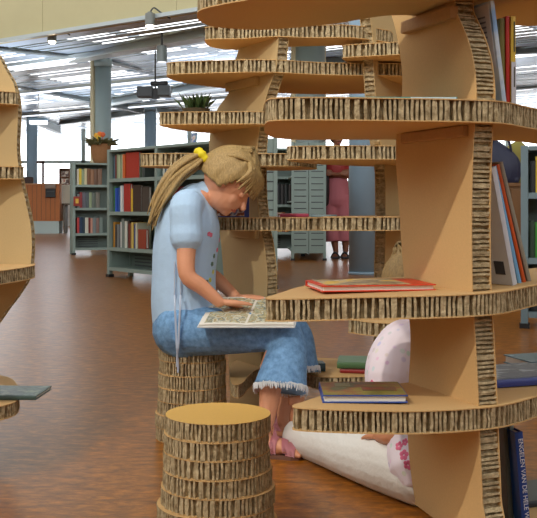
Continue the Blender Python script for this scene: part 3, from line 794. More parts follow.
for x0, x1, y1 in ((174.5, 178, 372), (180.5, 177, 366)):
    pts = []
    for y in (296, 306, 320, 335, 348):
        pts.append((x0 + (x1 - x0) * (y - 296) / 80, y))
    tube(bm, [at(x, y, 2.94 if y > 300 else 2.965) for x, y in pts] + [at(x1, y1 - 10, 2.955), at(x1, y1, 2.96)], .0034, 6, 3)
    tube(bm, [at(x0, 262, 2.988), at(x0, 280, 2.985), at(x0, 297, 2.983)], .0022, 6, 3)
obj('drawstring', bm, mat('pale_cord', (190, 206, 232), .7), shirt, world=True)
# sandals
M_sandal = mat('pink_leather', (224, 152, 164), .5)
def sandal(an, to):
    he = an + Vector((-.026, .004, 0)); he.z = 0; tt = Vector((to.x + .018, to.y, 0)); d = (tt - he).normalized(); s = Vector((-d.y, d.x, 0)); L = (tt - he).length
    bm = bmesh.new(); prof = [(0, .012), (.08, .024), (.3, .026), (.55, .03), (.8, .037), (.95, .026), (1, .012)]
    P2 = [he + d * L * q + s * w for q, w in prof] + [he + d * L * q - s * w for q, w in reversed(prof)]
    ring_loft(bm, [[p + Vector((0, 0, z)) for p in P2] for z in (.0, .011)])
    so = obj('sandal', bm, mat('sandal_sole', (120, 84, 70), .6), girl, world=True)
    for q, wd, sk, zc in ((.46, .011, .25, .012), (.64, .010, -.25, .012), (.82, .011, .12, .008), (.12, .009, -.9, .03)):
        c = he + d * L * q; rows = []
        for off in (-wd, 0, wd):
            row = []
            for k in range(15):
                a = PI * k / 14; dr = s * math.cos(a) + Vector((0, 0, math.sin(a)))
                base = c + d * (off + sk * .03 * math.cos(a) * (1 if q > .2 else 0)) + Vector((0, 0, zc)) + (d * sk * .02 * math.sin(a) if q < .2 else Vector((0, 0, 0)))
                h = gb.ray_cast(ginv @ (base + dr * .12), -dr, .119)
                r = (MW[girl.name] @ h[0] - base).length if h[0] is not None else .03
                row.append(base + dr * (min(r, .075) + .0035))
            rows.append(row)
        bm = bmesh.new(); V = [[bm.verts.new(p) for p in r] for r in rows]
        for r0_, r1_ in zip(V, V[1:]):
            for k in range(14): bm.faces.new((r0_[k], r0_[k + 1], r1_[k + 1], r1_[k]))
        bmesh.ops.solidify(bm, geom=bm.faces[:], thickness=.003)
        obj('strap', bm, M_sandal, so, world=True, smooth=True)
gbody = [c for c in girl.children if c.name.startswith('body')][0]; ginv = MW[girl.name].inverted()
gb = BVHTree.FromPolygons([v.co for v in gbody.data.vertices], [p.vertices for p in gbody.data.polygons])
sandal(ankN, toeN); sandal(ankF, toeF)
# open picture book on her lap
pn0, pn1, pf0, pf1 = at(198, 328, 2.865), at(294, 328, 2.865), at(217, 300, 3.13), at(306, 300, 3.13)
ex = (pn1 - pn0); W = ex.length; ex.normalize(); ey = ((pf0 - pn0) - ex * (pf0 - pn0).dot(ex)); D = ey.length; ey.normalize(); ez = ex.cross(ey)
Mbk = Matrix.Translation(pn0) @ Matrix((ex, ey, ez)).transposed().to_4x4()
bt = link('open_book', None); bt.matrix_world = Mbk; MW[bt.name] = Mbk
props(bt, 'large open picture book lying on the lap of the girl in jeans', 'book')
bm = bmesh.new()
sk = 0.03
def sheet(bm, x0, x1, hump, z, th, inset):
    n = 10; top, bot = [], []
    for k in range(n + 1):
        f = k / n; x = x0 + (x1 - x0) * f; h = hump(f)
        for lst, zz_ in ((top, z + th + h), (bot, z + (h if th < .004 else 0))):
            lst.append((bm.verts.new((x + sk * 0, inset, zz_)), bm.verts.new((x + sk, D - inset, zz_))))
    for k in range(n):
        bm.faces.new((top[k][0], top[k + 1][0], top[k + 1][1], top[k][1])); bm.faces.new((bot[k][0], bot[k][1], bot[k + 1][1], bot[k + 1][0]))
        for j in (0, 1): bm.faces.new((bot[k][j], bot[k + 1][j], top[k + 1][j], top[k][j]) if j == 0 else (bot[k][j], top[k][j], top[k + 1][j], bot[k + 1][j]))
    bm.faces.new((bot[0][0], top[0][0], top[0][1], bot[0][1])); bm.faces.new((bot[n][0], bot[n][1], top[n][1], top[n][0]))
sheet(bm, -.003, W + .003, lambda f: 0, 0, .003, 0); cvb = obj('cover', bm, simple((216, 222, 226)), bt)
bm = bmesh.new()
sheet(bm, .002, W * .5, lambda f: .003 * math.sin(PI * f), .003, .006, .004); sheet(bm, W * .5, W - .002, lambda f: .003 * math.sin(PI * f), .003, .006, .004)
pgs = obj('pages', bm, M_page, bt, smooth=False)
bm = bmesh.new()
sheet(bm, .018, W * .5 - .004, lambda f: .003 * math.sin(PI * (.12 + f * .84)) , .0092, .0006, .018); sheet(bm, W * .5 + .004, W - .018, lambda f: .003 * math.sin(PI * (.04 + f * .84)), .0092, .0006, .018)
obj('picture', bm, art('page_picture', [(120, 130, 104), (186, 190, 166), (170, 150, 104), (222, 224, 208), (110, 124, 120), (200, 184, 130), (186, 200, 192)], 30, .5, 4), pgs)

# ---------------- child sitting on the floor behind the nearest bookcase
kid = thing('person', 'child in dotted pastel top and white leggings sitting on the floor', 'person', (*xz(425, 2.55), 0))
kh2 = .98
kH = at(420, 288, 2.48); kf = Vector((-.75, .35, -.45)); ku = Vector((-.4, .1, .9))
khN, khF = at(424, 474, 2.40), at(432, 458, 2.56)
kkN, kkF = at(352, 449, 2.64), at(395, 430, 2.95)
khN.z = .082; khF.z = .085; kkN.z = .065; kkF.z = .075
kaN = at(302, 438, 2.90); kaN.z = .046; kaF = at(350, 425, 3.25); kaF.z = .046
bm = bmesh.new()
fr2 = head(bm, kH, kf, ku, kh2)
tube(bm, [at(420, 322, 2.49), at(421, 305, 2.48), kH - ku * .02], [.036, .034, .04], 12)
tube(bm, [at(430, 455, 2.50), at(425, 425, 2.50), at(414, 390, 2.49), at(412, 352, 2.49), at(417, 328, 2.49)], [(.10, .085), (.095, .08), (.095, .08), (.1, .076), (.05, .045)], 16, ref=(.3, .95, 0))
for pts, th in (([at(400, 342, 2.42), at(392, 385, 2.37), at(408, 428, 2.39), at(392, 436, 2.42), at(380, 436, 2.48)], (0, 1, .3)),
                ([at(418, 340, 2.60), at(400, 385, 2.66), at(400, 420, 2.70), at(394, 426, 2.66), at(386, 428, 2.62)], (0, -1, .3))):
    tube(bm, pts, [.034, .03, .026, .023, .018], 12)
    hand(bm, pts[-1], pts[-1] - pts[-2], (0, 0, -1), th, .8, .4)
for hp, kn, an in ((khN, kkN, kaN), (khF, kkF, kaF)):
    tube(bm, [hp, hp.lerp(kn, .5), kn, kn.lerp(an, .4), an], [.07, .056, .045, .04, .027], 14)
    dd = (an - kn); dd.z = 0; dd.normalize()
    fo = an + dd * .02
    tube(bm, [Vector((fo.x, fo.y, .03)), fo + Vector((0, 0, .02)), fo + dd * .012 + Vector((0, 0, .068)), fo + dd * .02 + Vector((0, 0, .095))], [.026, .027, .024, .014], 12)
    sv = Vector((-dd.y, dd.x, 0))
    for q in range(5):
        c = fo + dd * .018 + sv * (q - 2) * .0115 + Vector((0, 0, .098))
        tube(bm, [c, c + Vector((0, 0, .018))], .0065, 8, 2)
remeshed('body', bm, M_skin_tan, kid, .0035, 4)
face_bits(kid, kH, fr2, kh2, lid=M_skin_tan)
bm = bmesh.new(); hair_cap(bm, kH, fr2, kh2, -.7, .35); obj('hair', bm, M_hair, kid, world=True, smooth=True)
bm = bmesh.new()
for hp, kn, an in ((khN, kkN, kaN), (khF, kkF, kaF)):
    tube(bm, [hp, hp.lerp(kn, .5), kn, kn.lerp(an, .5), kn.lerp(an, 1.1)], [.088, .080, .067, .060, .056], 18, round_ends=False)
tube(bm, [khN + Vector((.0, 0, .0)), khF], [.086, .086], 16)
remeshed('leggings', bm, mat('white_cotton', (226, 226, 224), .8, bump=.8, bscale=14, stretch=(1.5, .6, 1)), kid, .005, 3)
# dotted tunic
def dots():
    m = bpy.data.materials.new('dotted_cotton'); m.use_nodes = True; nt = m.node_tree; b = nt.nodes['Principled BSDF']; b.inputs['Roughness'].default_value = .8
    tc = nt.nodes.new('ShaderNodeTexCoord'); vo = nt.nodes.new('ShaderNodeTexVoronoi'); vo.inputs['Scale'].default_value = 42
    nt.links.new(tc.outputs['Object'], vo.inputs['Vector'])
    mr = nt.nodes.new('ShaderNodeMapRange'); mr.inputs[1].default_value = .22; mr.inputs[2].default_value = .34; nt.links.new(vo.outputs['Distance'], mr.inputs[0])
    hs = nt.nodes.new('ShaderNodeMix'); hs.data_type = 'RGBA'; hs.inputs['Factor'].default_value = .42; hs.inputs['B'].default_value = (*lin((214, 190, 236)), 1)
    nt.links.new(vo.outputs['Color'], hs.inputs['A'])
    l2 = nt.nodes.new('ShaderNodeMix'); l2.data_type = 'RGBA'; l2.inputs['Factor'].default_value = .55; l2.inputs['B'].default_value = (*lin((236, 226, 240)), 1)
    nt.links.new(hs.outputs['Result'], l2.inputs['A'])
    mx = nt.nodes.new('ShaderNodeMix'); mx.data_type = 'RGBA'; mx.inputs['B'].default_value = (*lin((236, 226, 240)), 1)
    nt.links.new(mr.outputs[0], mx.inputs['Factor']); nt.links.new(l2.outputs['Result'], mx.inputs['A']); nt.links.new(mx.outputs['Result'], b.inputs['Base Color'])
    return m
bm = bmesh.new()
tube(bm, [at(428, 462, 2.49), at(424, 430, 2.49), at(411, 392, 2.48), at(407, 365, 2.48), at(411, 340, 2.48), at(417, 326, 2.48)], [(.118, .102), (.112, .100), (.118, .112), (.115, .108), (.098, .08), (.045, .042)], 20, ref=(.3, .95, 0))
tube(bm, [at(408, 345, 2.43), at(398, 352, 2.42), at(391, 378, 2.38), at(393, 400, 2.38)], [.06, .062, .06, .055], 16)
tube(bm, [at(416, 340, 2.56), at(408, 360, 2.62), at(400, 385, 2.65)], [.05, .048, .046], 16)
tube(bm, [at(426, 432, 2.46), at(425, 446, 2.42), at(424, 460, 2.395)], [.098, .096, .094], 18)
tun = remeshed('tunic', bm, dots(), kid, .005, 4)
bvh2 = BVHTree.FromPolygons([v.co for v in tun.data.vertices], [p.vertices for p in tun.data.polygons]); inv2 = MW[kid.name].inverted()
for x, y, r in ((399, 446, .011), (404, 455, .013), (408, 465, .012), (372, 384, .010), (405, 442, .009)):
    o_ = inv2 @ Vector((0, 0, CH)); h = bvh2.ray_cast(o_, (inv2 @ at(x, y, 2.5) - o_).normalized())
    if h[0] is None: continue
    a = h[1].orthogonal().normalized(); b = h[1].cross(a); bm = bmesh.new()
    for q in range(5): ball(bm, h[0] + a * r * .6 * math.cos(q * 1.257) + b * r * .6 * math.sin(q * 1.257), (r * .5, r * .5, .0014), Matrix((a, b, h[1])).transposed(), 8, 5)
    obj('printed_flower', bm, simple((226, 110, 150)), tun)

# ---------------- woman in pink trousers far behind
WZ = 13.7
wom = thing('person', 'woman in pink cropped trousers with black bag, standing far behind', 'person', (*xz(337, WZ), 0))
def wp(x, y, dz=0): return at(x, y, WZ + dz)
bm = bmesh.new(); wH = wp(337, 137)
fr3 = head(bm, wH, (.35, -.9, -.2), (0, -.1, 1), 1.2)
tube(bm, [wp(337, 153), wp(337, 146), wH], [.05, .048, .055], 12)
tube(bm, [wp(336, 196), wp(336, 180), wp(336, 166), wp(337, 154)], [(.11, .17), (.10, .14), (.115, .17), (.06, .12)], 16, ref=(0, 1, 0))
for sg, sx in ((-1, 326), (1, 347)):
    el = wp(sx + sg * 1, 176, -.05); wr = wp(337 - sg * 4, 174, -.2)
    tube(bm, [wp(sx - sg * 1, 157), wp(sx, 166), el, wr], [.055, .045, .04, .028], 10)
    hand(bm, wr, (-sg, -.1, .1), (0, 1, 0), (0, 0, 1), 1.3, .3)
for lx, fx in ((330.5, 336), (343, 345.5)):
    an = wp(fx, 255); an.z = .09
    tube(bm, [wp(lx, 195), wp(lx, 222), wp((lx + fx) / 2 + 1, 240), an], [.085, .062, .055, .037], 12)
    an2 = Vector((an.x, an.y + .04, .05))
    tube(bm, [an2, an2 + Vector((-.02, -.12, -.005)), an2 + Vector((-.03, -.19, -.025))], [(.04, .036), (.032, .044), (.016, .042)], 10, ref=(0, 0, 1))
M_brownskin = mat('skin_brown', (132, 82, 56), .5)
remeshed('body', bm, M_brownskin, wom, .009, 3)
face_bits(wom, wH, fr3, 1.2, lid=M_brownskin)
bm = bmesh.new(); hair_cap(bm, wH, fr3, 1.2, -.9, .4); obj('hair', bm, simple((44, 32, 26)), wom, world=True, smooth=True)
bm = bmesh.new(); tube(bm, [wp(336, 188), wp(336, 176), wp(336, 164), wp(337, 155)], [(.13, .18), (.12, .16), (.13, .185), (.075, .13)], 18, ref=(0, 1, 0))
for sx in (326, 348): tube(bm, [wp(sx + (1 if sx < 337 else -1), 157), wp(sx, 167)], [.066, .058], 12)
remeshed('blouse', bm, simple((156, 48, 44)), wom, .012, 3)
bm = bmesh.new(); tube(bm, [wp(336, 200), wp(336, 182)], [(.15, .2), (.135, .175)], 18, ref=(0, 1, 0))
for lx, hx in ((330.5, 333), (343, 344)): tube(bm, [wp(lx, 196), wp(lx, 218), wp(hx, 241)], [.118, .115, .12], 16, round_ends=False)
remeshed('trousers', bm, mat('pink_cotton', (186, 108, 116), .8, bump=.5, bscale=9), wom, .013, 3)
for fx in (336, 345.5):
    X, Y = xz(fx, WZ); bm = bmesh.new(); bx(bm, (X - .07, Y - .18, 0), (X + .045, Y + .09, .03), bevel=.01)
    so = obj('sandal', bm, M_black, wom, world=True)
    bm = bmesh.new(); tube(bm, [(X - .07, Y - .1, .02), (X - .02, Y - .1, .09), (X + .04, Y - .1, .02)], .016, 8, 4); obj('strap', bm, M_black, so, world=True)
bag = thing('shoulder_bag', 'black shoulder bag hanging beside the woman in pink trousers', 'bag', wp(323, 206, -.1))
bm = bmesh.new(); tube(bm, [wp(325, 178, -.15), wp(323.5, 190, -.15), wp(322.5, 203, -.15)], [(.05, .06), (.065, .085), (.06, .09)], 12, ref=(0, 1, 0)); obj('pouch', bm, M_black, bag, world=True, smooth=True)
bm = bmesh.new(); tube(bm, [wp(325, 180, -.2), wp(326.5, 160, -.2), wp(328, 155.5, 0), wp(327, 162, .2), wp(325, 182, -.05)], .012, 6, 4); obj('strap', bm, M_black, bag, world=True)

# ================================================================== METAL LIBRARY SHELVING
def metal_case(label, p0, p1, hgt, depth, zs, bays, m=M_shelfmetal, back=True, name='metal_bookcase', foot=True, side_panels=True):
    p0, p1 = Vector((*p0, 0)), Vector((*p1, 0)); d = p1 - p0; L = d.length; rz = math.atan2(d.y, d.x)
    c = thing(name, label, 'bookcase', p0, rz)
    for k in range(bays + 1):
        x = L * k / bays
        bm = bmesh.new(); bx(bm, (x - .022, -.0, .0), (x + .022, .045, hgt), bevel=.004); bx(bm, (x - .022, depth - .045, 0), (x + .022, depth, hgt))
        bx(bm, (x - .012, .04, .06), (x + .012, depth - .04, hgt - .01))
        bx(bm, (x - .03, -.01, 0), (x + .03, .055, .03), mi=1)
        obj('end_panel' if k in (0, bays) else 'divider_panel', bm, [m, M_black], c)
    for k in range(bays):
        x0, x1 = L * k / bays + .023, L * (k + 1) / bays - .023
        for z in zs:
            bm = bmesh.new(); bx(bm, (x0, .004, z - .018), (x1, depth - .03, z), bevel=.003); bx(bm, (x0, .0, z - .035), (x1, .012, z + .002)); obj('shelf', bm, m, c)
        bm = bmesh.new(); bx(bm, (x0, 0, hgt - .03), (x1, depth, hgt - .002), bevel=.004); obj('top', bm, m, c)
        if back:
            bm = bmesh.new(); bx(bm, (x0, depth - .028, .1), (x1, depth - .02, hgt - .03))
            for q in range(5): bx(bm, (x0 + .08, depth - .034, .115 + q * .035), (x0 + (x1 - x0) * .45, depth - .027, .128 + q * .035), mi=1)
            obj('back_panel', bm, [M_shelfdark, M_dark], c)
    return c, MW[c.name], L
ORD = ['first', 'second', 'third', 'fourth', 'fifth', 'sixth', 'seventh', 'eighth', 'ninth', 'tenth', 'eleventh', 'twelfth', 'thirteenth', 'fourteenth']
CN = {}
def colour_name(c):
    names = {'red': (170, 40, 30), 'dark red': (110, 30, 30), 'orange': (206, 100, 40), 'yellow': (220, 190, 60), 'green': (70, 130, 60), 'dark green': (44, 66, 50), 'blue': (50, 90, 170), 'navy': (36, 46, 90),
             'pale blue': (150, 190, 214), 'white': (226, 226, 220), 'cream': (214, 202, 160), 'grey': (120, 124, 124), 'dark brown': (62, 44, 34), 'brown': (124, 84, 54), 'sage': (150, 166, 130), 'black': (34, 36, 38), 'teal': (60, 120, 124), 'pink': (196, 110, 130), 'ochre': (190, 136, 50)}
    return min(names, key=lambda n: sum((a - b) ** 2 for a, b in zip(names[n], c)))
def book_row(Mc, x0, z, specs, where, group, depth=.17, y0=.035):
    x = x0
    n = len(specs)
    for i, (rgb, w, h) in enumerate(specs):
        h += random.uniform(-.004, .004)
        lean = random.choice((0, 0, 0, .03, -.02)) if w < .06 else 0
        M = Mc @ Matrix.Translation((x, y0 + random.uniform(0, .02), z + .001)) @ Matrix.Rotation(0, 4, 'Y')
        face = w > .06
        lab = '%s %sbook, %s from left on %s' % (colour_name(rgb), 'face-out ' if face else '', ORD[i], where)
        if face:
            M = M @ Matrix(((0, 1, 0, 0), (-1, 0, 0, .03), (0, 0, 1, 0), (0, 0, 0, 1)))
            far_book(M, .03, h, w, rgb, lab, group); x += w + .006
        else:
            far_book(M, w, h, depth, rgb, lab, group); x += w + .002
hgt = 1.345
ca, Ma, La = metal_case('grey-green metal bookcase full of books left of the girl', xz(108, 10.08), xz(211, 8.66), hgt, .3, (.105, .315, .69, 1.035), 2)
gA = 'books in the left metal bookcase'
S = lambda r, g, b, w, h: ((r, g, b), w, h)
book_row(Ma, .04, 1.035, [S(84, 110, 124, .03, .24), S(120, 40, 36, .026, .25), S(150, 166, 130, .04, .255), S(186, 196, 160, .03, .25), S(150, 166, 130, .03, .25), S(226, 220, 200, .024, .26), S(206, 100, 40, .05, .25), S(172, 46, 24, .26, .262), S(44, 66, 50, .05, .24), S(62, 70, 66, .05, .22)], 'top shelf, left metal bookcase', gA)
book_row(Ma, .04, .69, [S(60, 130, 60, .04, .26), S(50, 90, 190, .034, .25), S(40, 80, 160, .034, .25), S(150, 190, 214, .04, .27), S(226, 226, 220, .03, .27), S(190, 206, 214, .03, .27), S(170, 40, 30, .13, .29), S(220, 180, 50, .035, .24), S(62, 44, 34, .15, .27), S(70, 60, 52, .14, .25)], 'second shelf, left metal bookcase', gA)
book_row(Ma, .04, .315, [S(190, 136, 50, .04, .27), S(60, 60, 56, .04, .24), S(120, 124, 124, .04, .24), S(226, 226, 220, .04, .27), S(120, 130, 124, .05, .3), S(206, 210, 196, .05, .28), S(62, 44, 34, .03, .28), S(120, 40, 36, .03, .25), S(124, 84, 54, .03, .26), S(220, 190, 100, .03, .27), S(50, 76, 140, .04, .25), S(206, 206, 180, .03, .26), S(150, 60, 36, .15, .2)], 'third shelf, left metal bookcase', gA)
book_row(Ma, La / 2 + .05, 1.035, [S(206, 210, 196, .03, .23), S(90, 110, 120, .04, .22), S(190, 200, 196, .03, .23), S(226, 226, 220, .04, .22), S(70, 90, 100, .03, .23), S(150, 190, 214, .04, .21), S(206, 202, 180, .04, .23)], 'top shelf, right bay beside the hair', gA)
book_row(Ma, La / 2 + .05, .69, [S(60, 60, 56, .04, .24), S(34, 36, 38, .05, .24), S(62, 44, 34, .05, .25), S(44, 66, 50, .05, .23), S(120, 40, 36, .05, .25)], 'second shelf, right bay beside the girl', gA)
book_row(Ma, La / 2 + .05, .315, [S(70, 60, 52, .05, .24), S(120, 124, 124, .05, .24), S(124, 84, 54, .05, .25), S(34, 36, 38, .05, .23)], 'third shelf, right bay beside the girl', gA)
# picture card on top of it
Mx = Ma @ Matrix.Translation((La * .73, .12, hgt + .001))
dc = thing('display_card', 'small picture card standing on top of left metal bookcase', 'card', Mx.to_translation(), -.88)
bm = bmesh.new(); bx(bm, (0, 0, 0), (.085, .012, .1), M=Matrix.Rotation(-.12, 4, 'X')); obj('board', bm, simple((130, 150, 166)), dc)
bm = bmesh.new(); bx(bm, (.01, -.003, .012), (.075, .0, .085), M=Matrix.Rotation(-.12, 4, 'X')); obj('picture', bm, art('card_art', [(210, 90, 60), (230, 220, 210), (90, 120, 180)], 30), dc)

cb, Mbb, Lb = metal_case('grey metal bookcase farther back with red sign on its end', xz(74, 14.6), xz(132, 14.9), 1.415, .3, (.105, .33, .72, 1.075), 1)
gB = 'books in the farther grey bookcase'
book_row(Mbb, .05, 1.075, [S(226, 220, 200, .03, .24), S(220, 190, 60, .04, .25), S(150, 166, 130, .04, .24), S(214, 202, 160, .04, .25), S(124, 84, 54, .05, .25), S(150, 110, 80, .05, .24), S(110, 80, 60, .06, .24), S(130, 100, 80, .06, .25)], 'top shelf, farther grey bookcase', gB)
book_row(Mbb, .05, .72, [S(120, 124, 124, .04, .22), S(150, 60, 60, .04, .24), S(110, 110, 120, .05, .24), S(90, 100, 104, .05, .24), S(150, 166, 130, .04, .24), S(100, 110, 100, .06, .23), S(120, 116, 104, .06, .24)], 'second shelf, farther grey bookcase', gB)
book_row(Mbb, .05, .33, [S(190, 60, 60, .035, .24), S(36, 60, 90, .045, .25), S(44, 66, 80, .04, .24), S(206, 206, 190, .05, .24), S(120, 40, 36, .03, .24), S(200, 150, 130, .03, .23), S(120, 130, 130, .05, .24), S(140, 110, 100, .05, .23), S(120, 136, 130, .05, .24)], 'third shelf, farther grey bookcase', gB)
sg = thing('shelf_sign', 'small red sign with yellow square hung on farther grey bookcase', 'sign', at(73.5, 206, 14.5), .3)
bm = bmesh.new(); bx(bm, (0, 0, 0), (.1, .01, .145), bevel=.002); obj('plate', bm, simple((150, 50, 30)), sg)
bm = bmesh.new(); bx(bm, (.03, -.006, .04), (.075, 0, .11)); obj('symbol', bm, simple((220, 180, 60)), sg)

# planter with flowers on the farther bookcase
fp = thing('flower_planter', 'brown woven planter with green leaves and orange flowers atop bookcase', 'plant', (*xz(101, 14.9), 1.416))
bm = bmesh.new()
ring_loft(bm, [[Vector((r * math.cos(2 * PI * k / 24), r * math.sin(2 * PI * k / 24), z)) for k in range(24)] for r, z in ((.10, 0), (.13, .05), (.15, .15), (.155, .25), (.165, .30), (.14, .29))])
obj('pot', bm, mat('wicker', (150, 106, 66), .8, var=.2, scale=40, stretch=(1, 1, 4)), fp)
bm = bmesh.new()
for k in range(150):
    a = random.uniform(0, 2 * PI); r = random.uniform(.02, .13); z = .28
    b_ = Vector((math.cos(a) * r, math.sin(a) * r, z)); ln = random.uniform(.08, .2)
    tip = b_ + Vector((math.cos(a) * ln, math.sin(a) * ln, random.uniform(-.02, .13))); md = b_.lerp(tip, .5) + Vector((0, 0, .035)); sd = Vector((-math.sin(a), math.cos(a), 0)) * .022
    bm.faces.new([bm.verts.new(p) for p in (b_ - sd * .3, md - sd, tip, md + sd, b_ + sd * .3)])
bmesh.ops.solidify(bm, geom=bm.faces[:], thickness=.003)
obj('leaves', bm, mat('planter_leaf', (104, 100, 62), .6, var=.35, scale=14), fp)
for k, (rgb, x, z) in enumerate((((226, 120, 40), 0, .45), ((226, 170, 50), -.05, .43), ((210, 90, 40), .05, .44), ((230, 190, 60), -.02, .40))):
    bm = bmesh.new()
    for q in range(6): ball(bm, (x + .022 * math.cos(q), -.12, z + .022 * math.sin(q)), (.02, .014, .02), None, 8, 6)
    ball(bm, (x, -.13, z), .015, None, 8, 6)
    tube(bm, [(x, -.12, z), (x * .5, -.06, .28)], .005, 5, 2)
    obj('flower', bm, simple(rgb), fp, smooth=True)

# double-sided case end panels in the centre background
def end_case(label, px0, px1, Z, hgt, length=2.0, rz=0):
    X0, X1 = xz(px0, Z)[0], xz(px1, Z)[0]; w = X1 - X0
    c = thing('metal_bookcase', label, 'bookcase', (X0, Z, 0), rz)
    for a, b in ((0, w / 2 - .004), (w / 2 + .004, w)):
        bm = bmesh.new(); bx(bm, (a, 0, .1), (b, .02, hgt), bevel=.003)
        q = .2
        while q < hgt - .1:
            bx(bm, (a + .03, -.004, q), (b - .03, .004, q + .012), mi=1); q += .085
        obj('end_panel', bm, [M_shelfmetal, M_dark], c)
    for x in (0, w - .035):
        bm = bmesh.new(); bx(bm, (x, -.012, 0), (x + .035, .03, hgt + .01)); bx(bm, (x - .01, -.02, 0), (x + .045, .04, .03), mi=1); obj('post', bm, [M_shelfmetal, M_black], c)
    bm = bmesh.new(); bx(bm, (w / 2 - .01, .02, .08), (w / 2 + .01, length, hgt)); obj('middle_panel', bm, M_shelfdark, c)
    for z in (.12, .45, .8, 1.15):
        bm = bmesh.new(); bx(bm, (.0, .02, z), (w, length, z + .02)); obj('shelf', bm, M_shelfmetal, c)
    return c
end_case('grey-green slotted bookcase end close behind the cardboard shelves', 240, 277.5, 8.6, 1.36, 1.8, .10)
end_case('double-sided slotted bookcase end left of the woman', 291.5, 326, 13.1, 1.62, 2.2, .03)
cd, Md, Ld = metal_case('metal bookcase of dark binders between two slotted bookcase ends', xz(262, 14.3), xz(303, 14.3), 1.62, .35, (.36, .77, 1.19), 1)
book_row(Md, .09, .77, [S(34, 36, 38, .05, .31), S(206, 190, 120, .03, .28), S(40, 40, 40, .05, .3), S(34, 36, 38, .055, .31), S(44, 40, 38, .055, .3), S(30, 36, 34, .055, .31), S(60, 50, 44, .05, .3)], 'middle shelf, binder bookcase', 'books in the binder bookcase')
book_row(Md, .09, .36, [S(206, 130, 60, .05, .3), S(190, 150, 80, .05, .28), S(170, 90, 50, .05, .3), S(206, 170, 110, .05, .29), S(150, 90, 60, .05, .3), S(206, 130, 60, .05, .28)], 'lower shelf, binder bookcase', 'books in the binder bookcase')

# blue-grey bookcase at the right edge
ce, Me_, Le = metal_case('blue-grey metal bookcase at right edge behind nearest cardboard bookcase', xz(524.5, 5.85), xz(632, 5.69), 1.12, .3, (.10, .43, .83), 1, m=M_bluegrey)
gE = 'books in the right blue-grey bookcase'
book_row(Me_, .035, .83, [S(34, 36, 38, .03, .2), S(220, 190, 60, .2, .22)], 'upper shelf, right blue-grey bookcase', gE)
book_row(Me_, .03, .43, [S(44, 66, 50, .03, .23), S(70, 150, 60, .03, .22), S(190, 50, 40, .1, .22), S(220, 190, 60, .05, .22)], 'middle shelf, right blue-grey bookcase', gE)
book_row(Me_, .03, .10, [S(34, 36, 38, .05, .24), S(60, 60, 56, .05, .24), S(44, 66, 50, .06, .25)], 'lowest shelf, right blue-grey bookcase', gE)
# brown wooden cabinet and dark bag at the right
wc = thing('wooden_cabinet', 'brown wooden cabinet behind nearest bookcase at right', 'cabinet', (*xz(478, 7.4), 0))
w_ = (542 - 478) * 7.4 / F
bm = bmesh.new(); bx(bm, (0, 0, .06), (w_, .4, .90), bevel=.004); bx(bm, (.02, .03, 0), (w_ - .02, .38, .06)); obj('carcass', bm, M_woodr, wc)
bm = bmesh.new(); bx(bm, (-.01, -.015, .90), (w_ + .01, .41, .93), bevel=.004); obj('top', bm, M_woodr, wc)
for k in (0, 1):
    bm = bmesh.new(); bx(bm, (w_ * k / 2 + .006, -.012, .08), (w_ * (k + 1) / 2 - .006, 0, .88), bevel=.003); d_ = obj('door', bm, M_woodr, wc)
    bm = bmesh.new(); tube(bm, [(w_ / 2 + (-.04 if k == 0 else .04), -.03, .5), (w_ / 2 + (-.04 if k == 0 else .04), -.03, .6)], .006, 8); obj('handle', bm, M_steel, d_)
sb = thing('cloth_bag', 'dark navy cloth bag slumped on the brown cabinet', 'bag', (*xz(500, 7.55), .9305))
bm = bmesh.new(); tube(bm, [(0, 0, .06), (.02, 0, .13), (-.03, 0, .24), (-.07, 0, .32)], [(.08, .16), (.08, .15), (.06, .1), (.03, .05)], 16, ref=(0, 1, 0)); bx(bm, (-.1, -.06, 0), (.14, .06, .05), bevel=.02); remeshed('bag_body', bm, simple((36, 40, 66)), sb, .008, 4, world=False)
bm = bmesh.new(); tube(bm, [(-.07, -.03, .32), (-.02, -.06, .40), (.06, -.04, .33), (.09, -.02, .2)], .01, 8); obj('handle', bm, simple((36, 40, 66)), sb)
ys = thing('folded_cloth', 'olive yellow cloth heaped beside the navy bag', 'cloth', (*xz(516, 7.6), .9305))
bm = bmesh.new(); tube(bm, [(-.05, .1, .06), (0, .1, .22), (.06, .1, .3)], [(.05, .1), (.06, .09), (.04, .06)], 12, ref=(0, 1, 0)); bx(bm, (-.12, .04, 0), (.1, .16, .06), bevel=.02); remeshed('fabric', bm, mat('olive_cloth', (150, 140, 70), .8), ys, .01, 4, world=False)

# reception counter far left
ct = thing('reception_counter', 'wood panelled reception counter with steel kick plate, far left', 'counter', (*xz(5, 26), 0))
cx0, cx1 = 0, (59.5 - 5) * 26 / F
bm = bmesh.new(); bx(bm, (cx0, 0, .34), (cx1, .5, 1.33))
for k in range(1, 12): bx(bm, (cx1 * k / 12 - .006, -.004, .36), (cx1 * k / 12 + .006, .0, 1.31), mi=1)
obj('front_panel', bm, [M_wood, M_woodr], ct)
bm = bmesh.new(); bx(bm, (cx0, .02, 0), (cx1 - .02, .48, .34)); obj('kick_plate', bm, M_steel, ct)
bm = bmesh.new(); bx(bm, (cx0 - .02, -.03, 1.33), (cx1 + .02, .55, 1.365), bevel=.008); obj('counter_top', bm, mat('pale_wood', (196, 140, 92), .5), ct)
bm = bmesh.new(); bx(bm, (cx1 + .02, .2, .8), (cx1 + .36, .26, 1.33)); obj('side_screen', bm, simple((196, 188, 166)), ct)
bm = bmesh.new(); bx(bm, (cx1 + .06, .2, 0), (cx1 + .1, .6, .8)); bx(bm, (cx1 + .3, .2, 0), (cx1 + .34, .6, .8)); bx(bm, (cx1 + .02, .2, .78), (cx1 + .6, .9, .82)); obj('desk_frame', bm, simple((110, 96, 78)), ct)
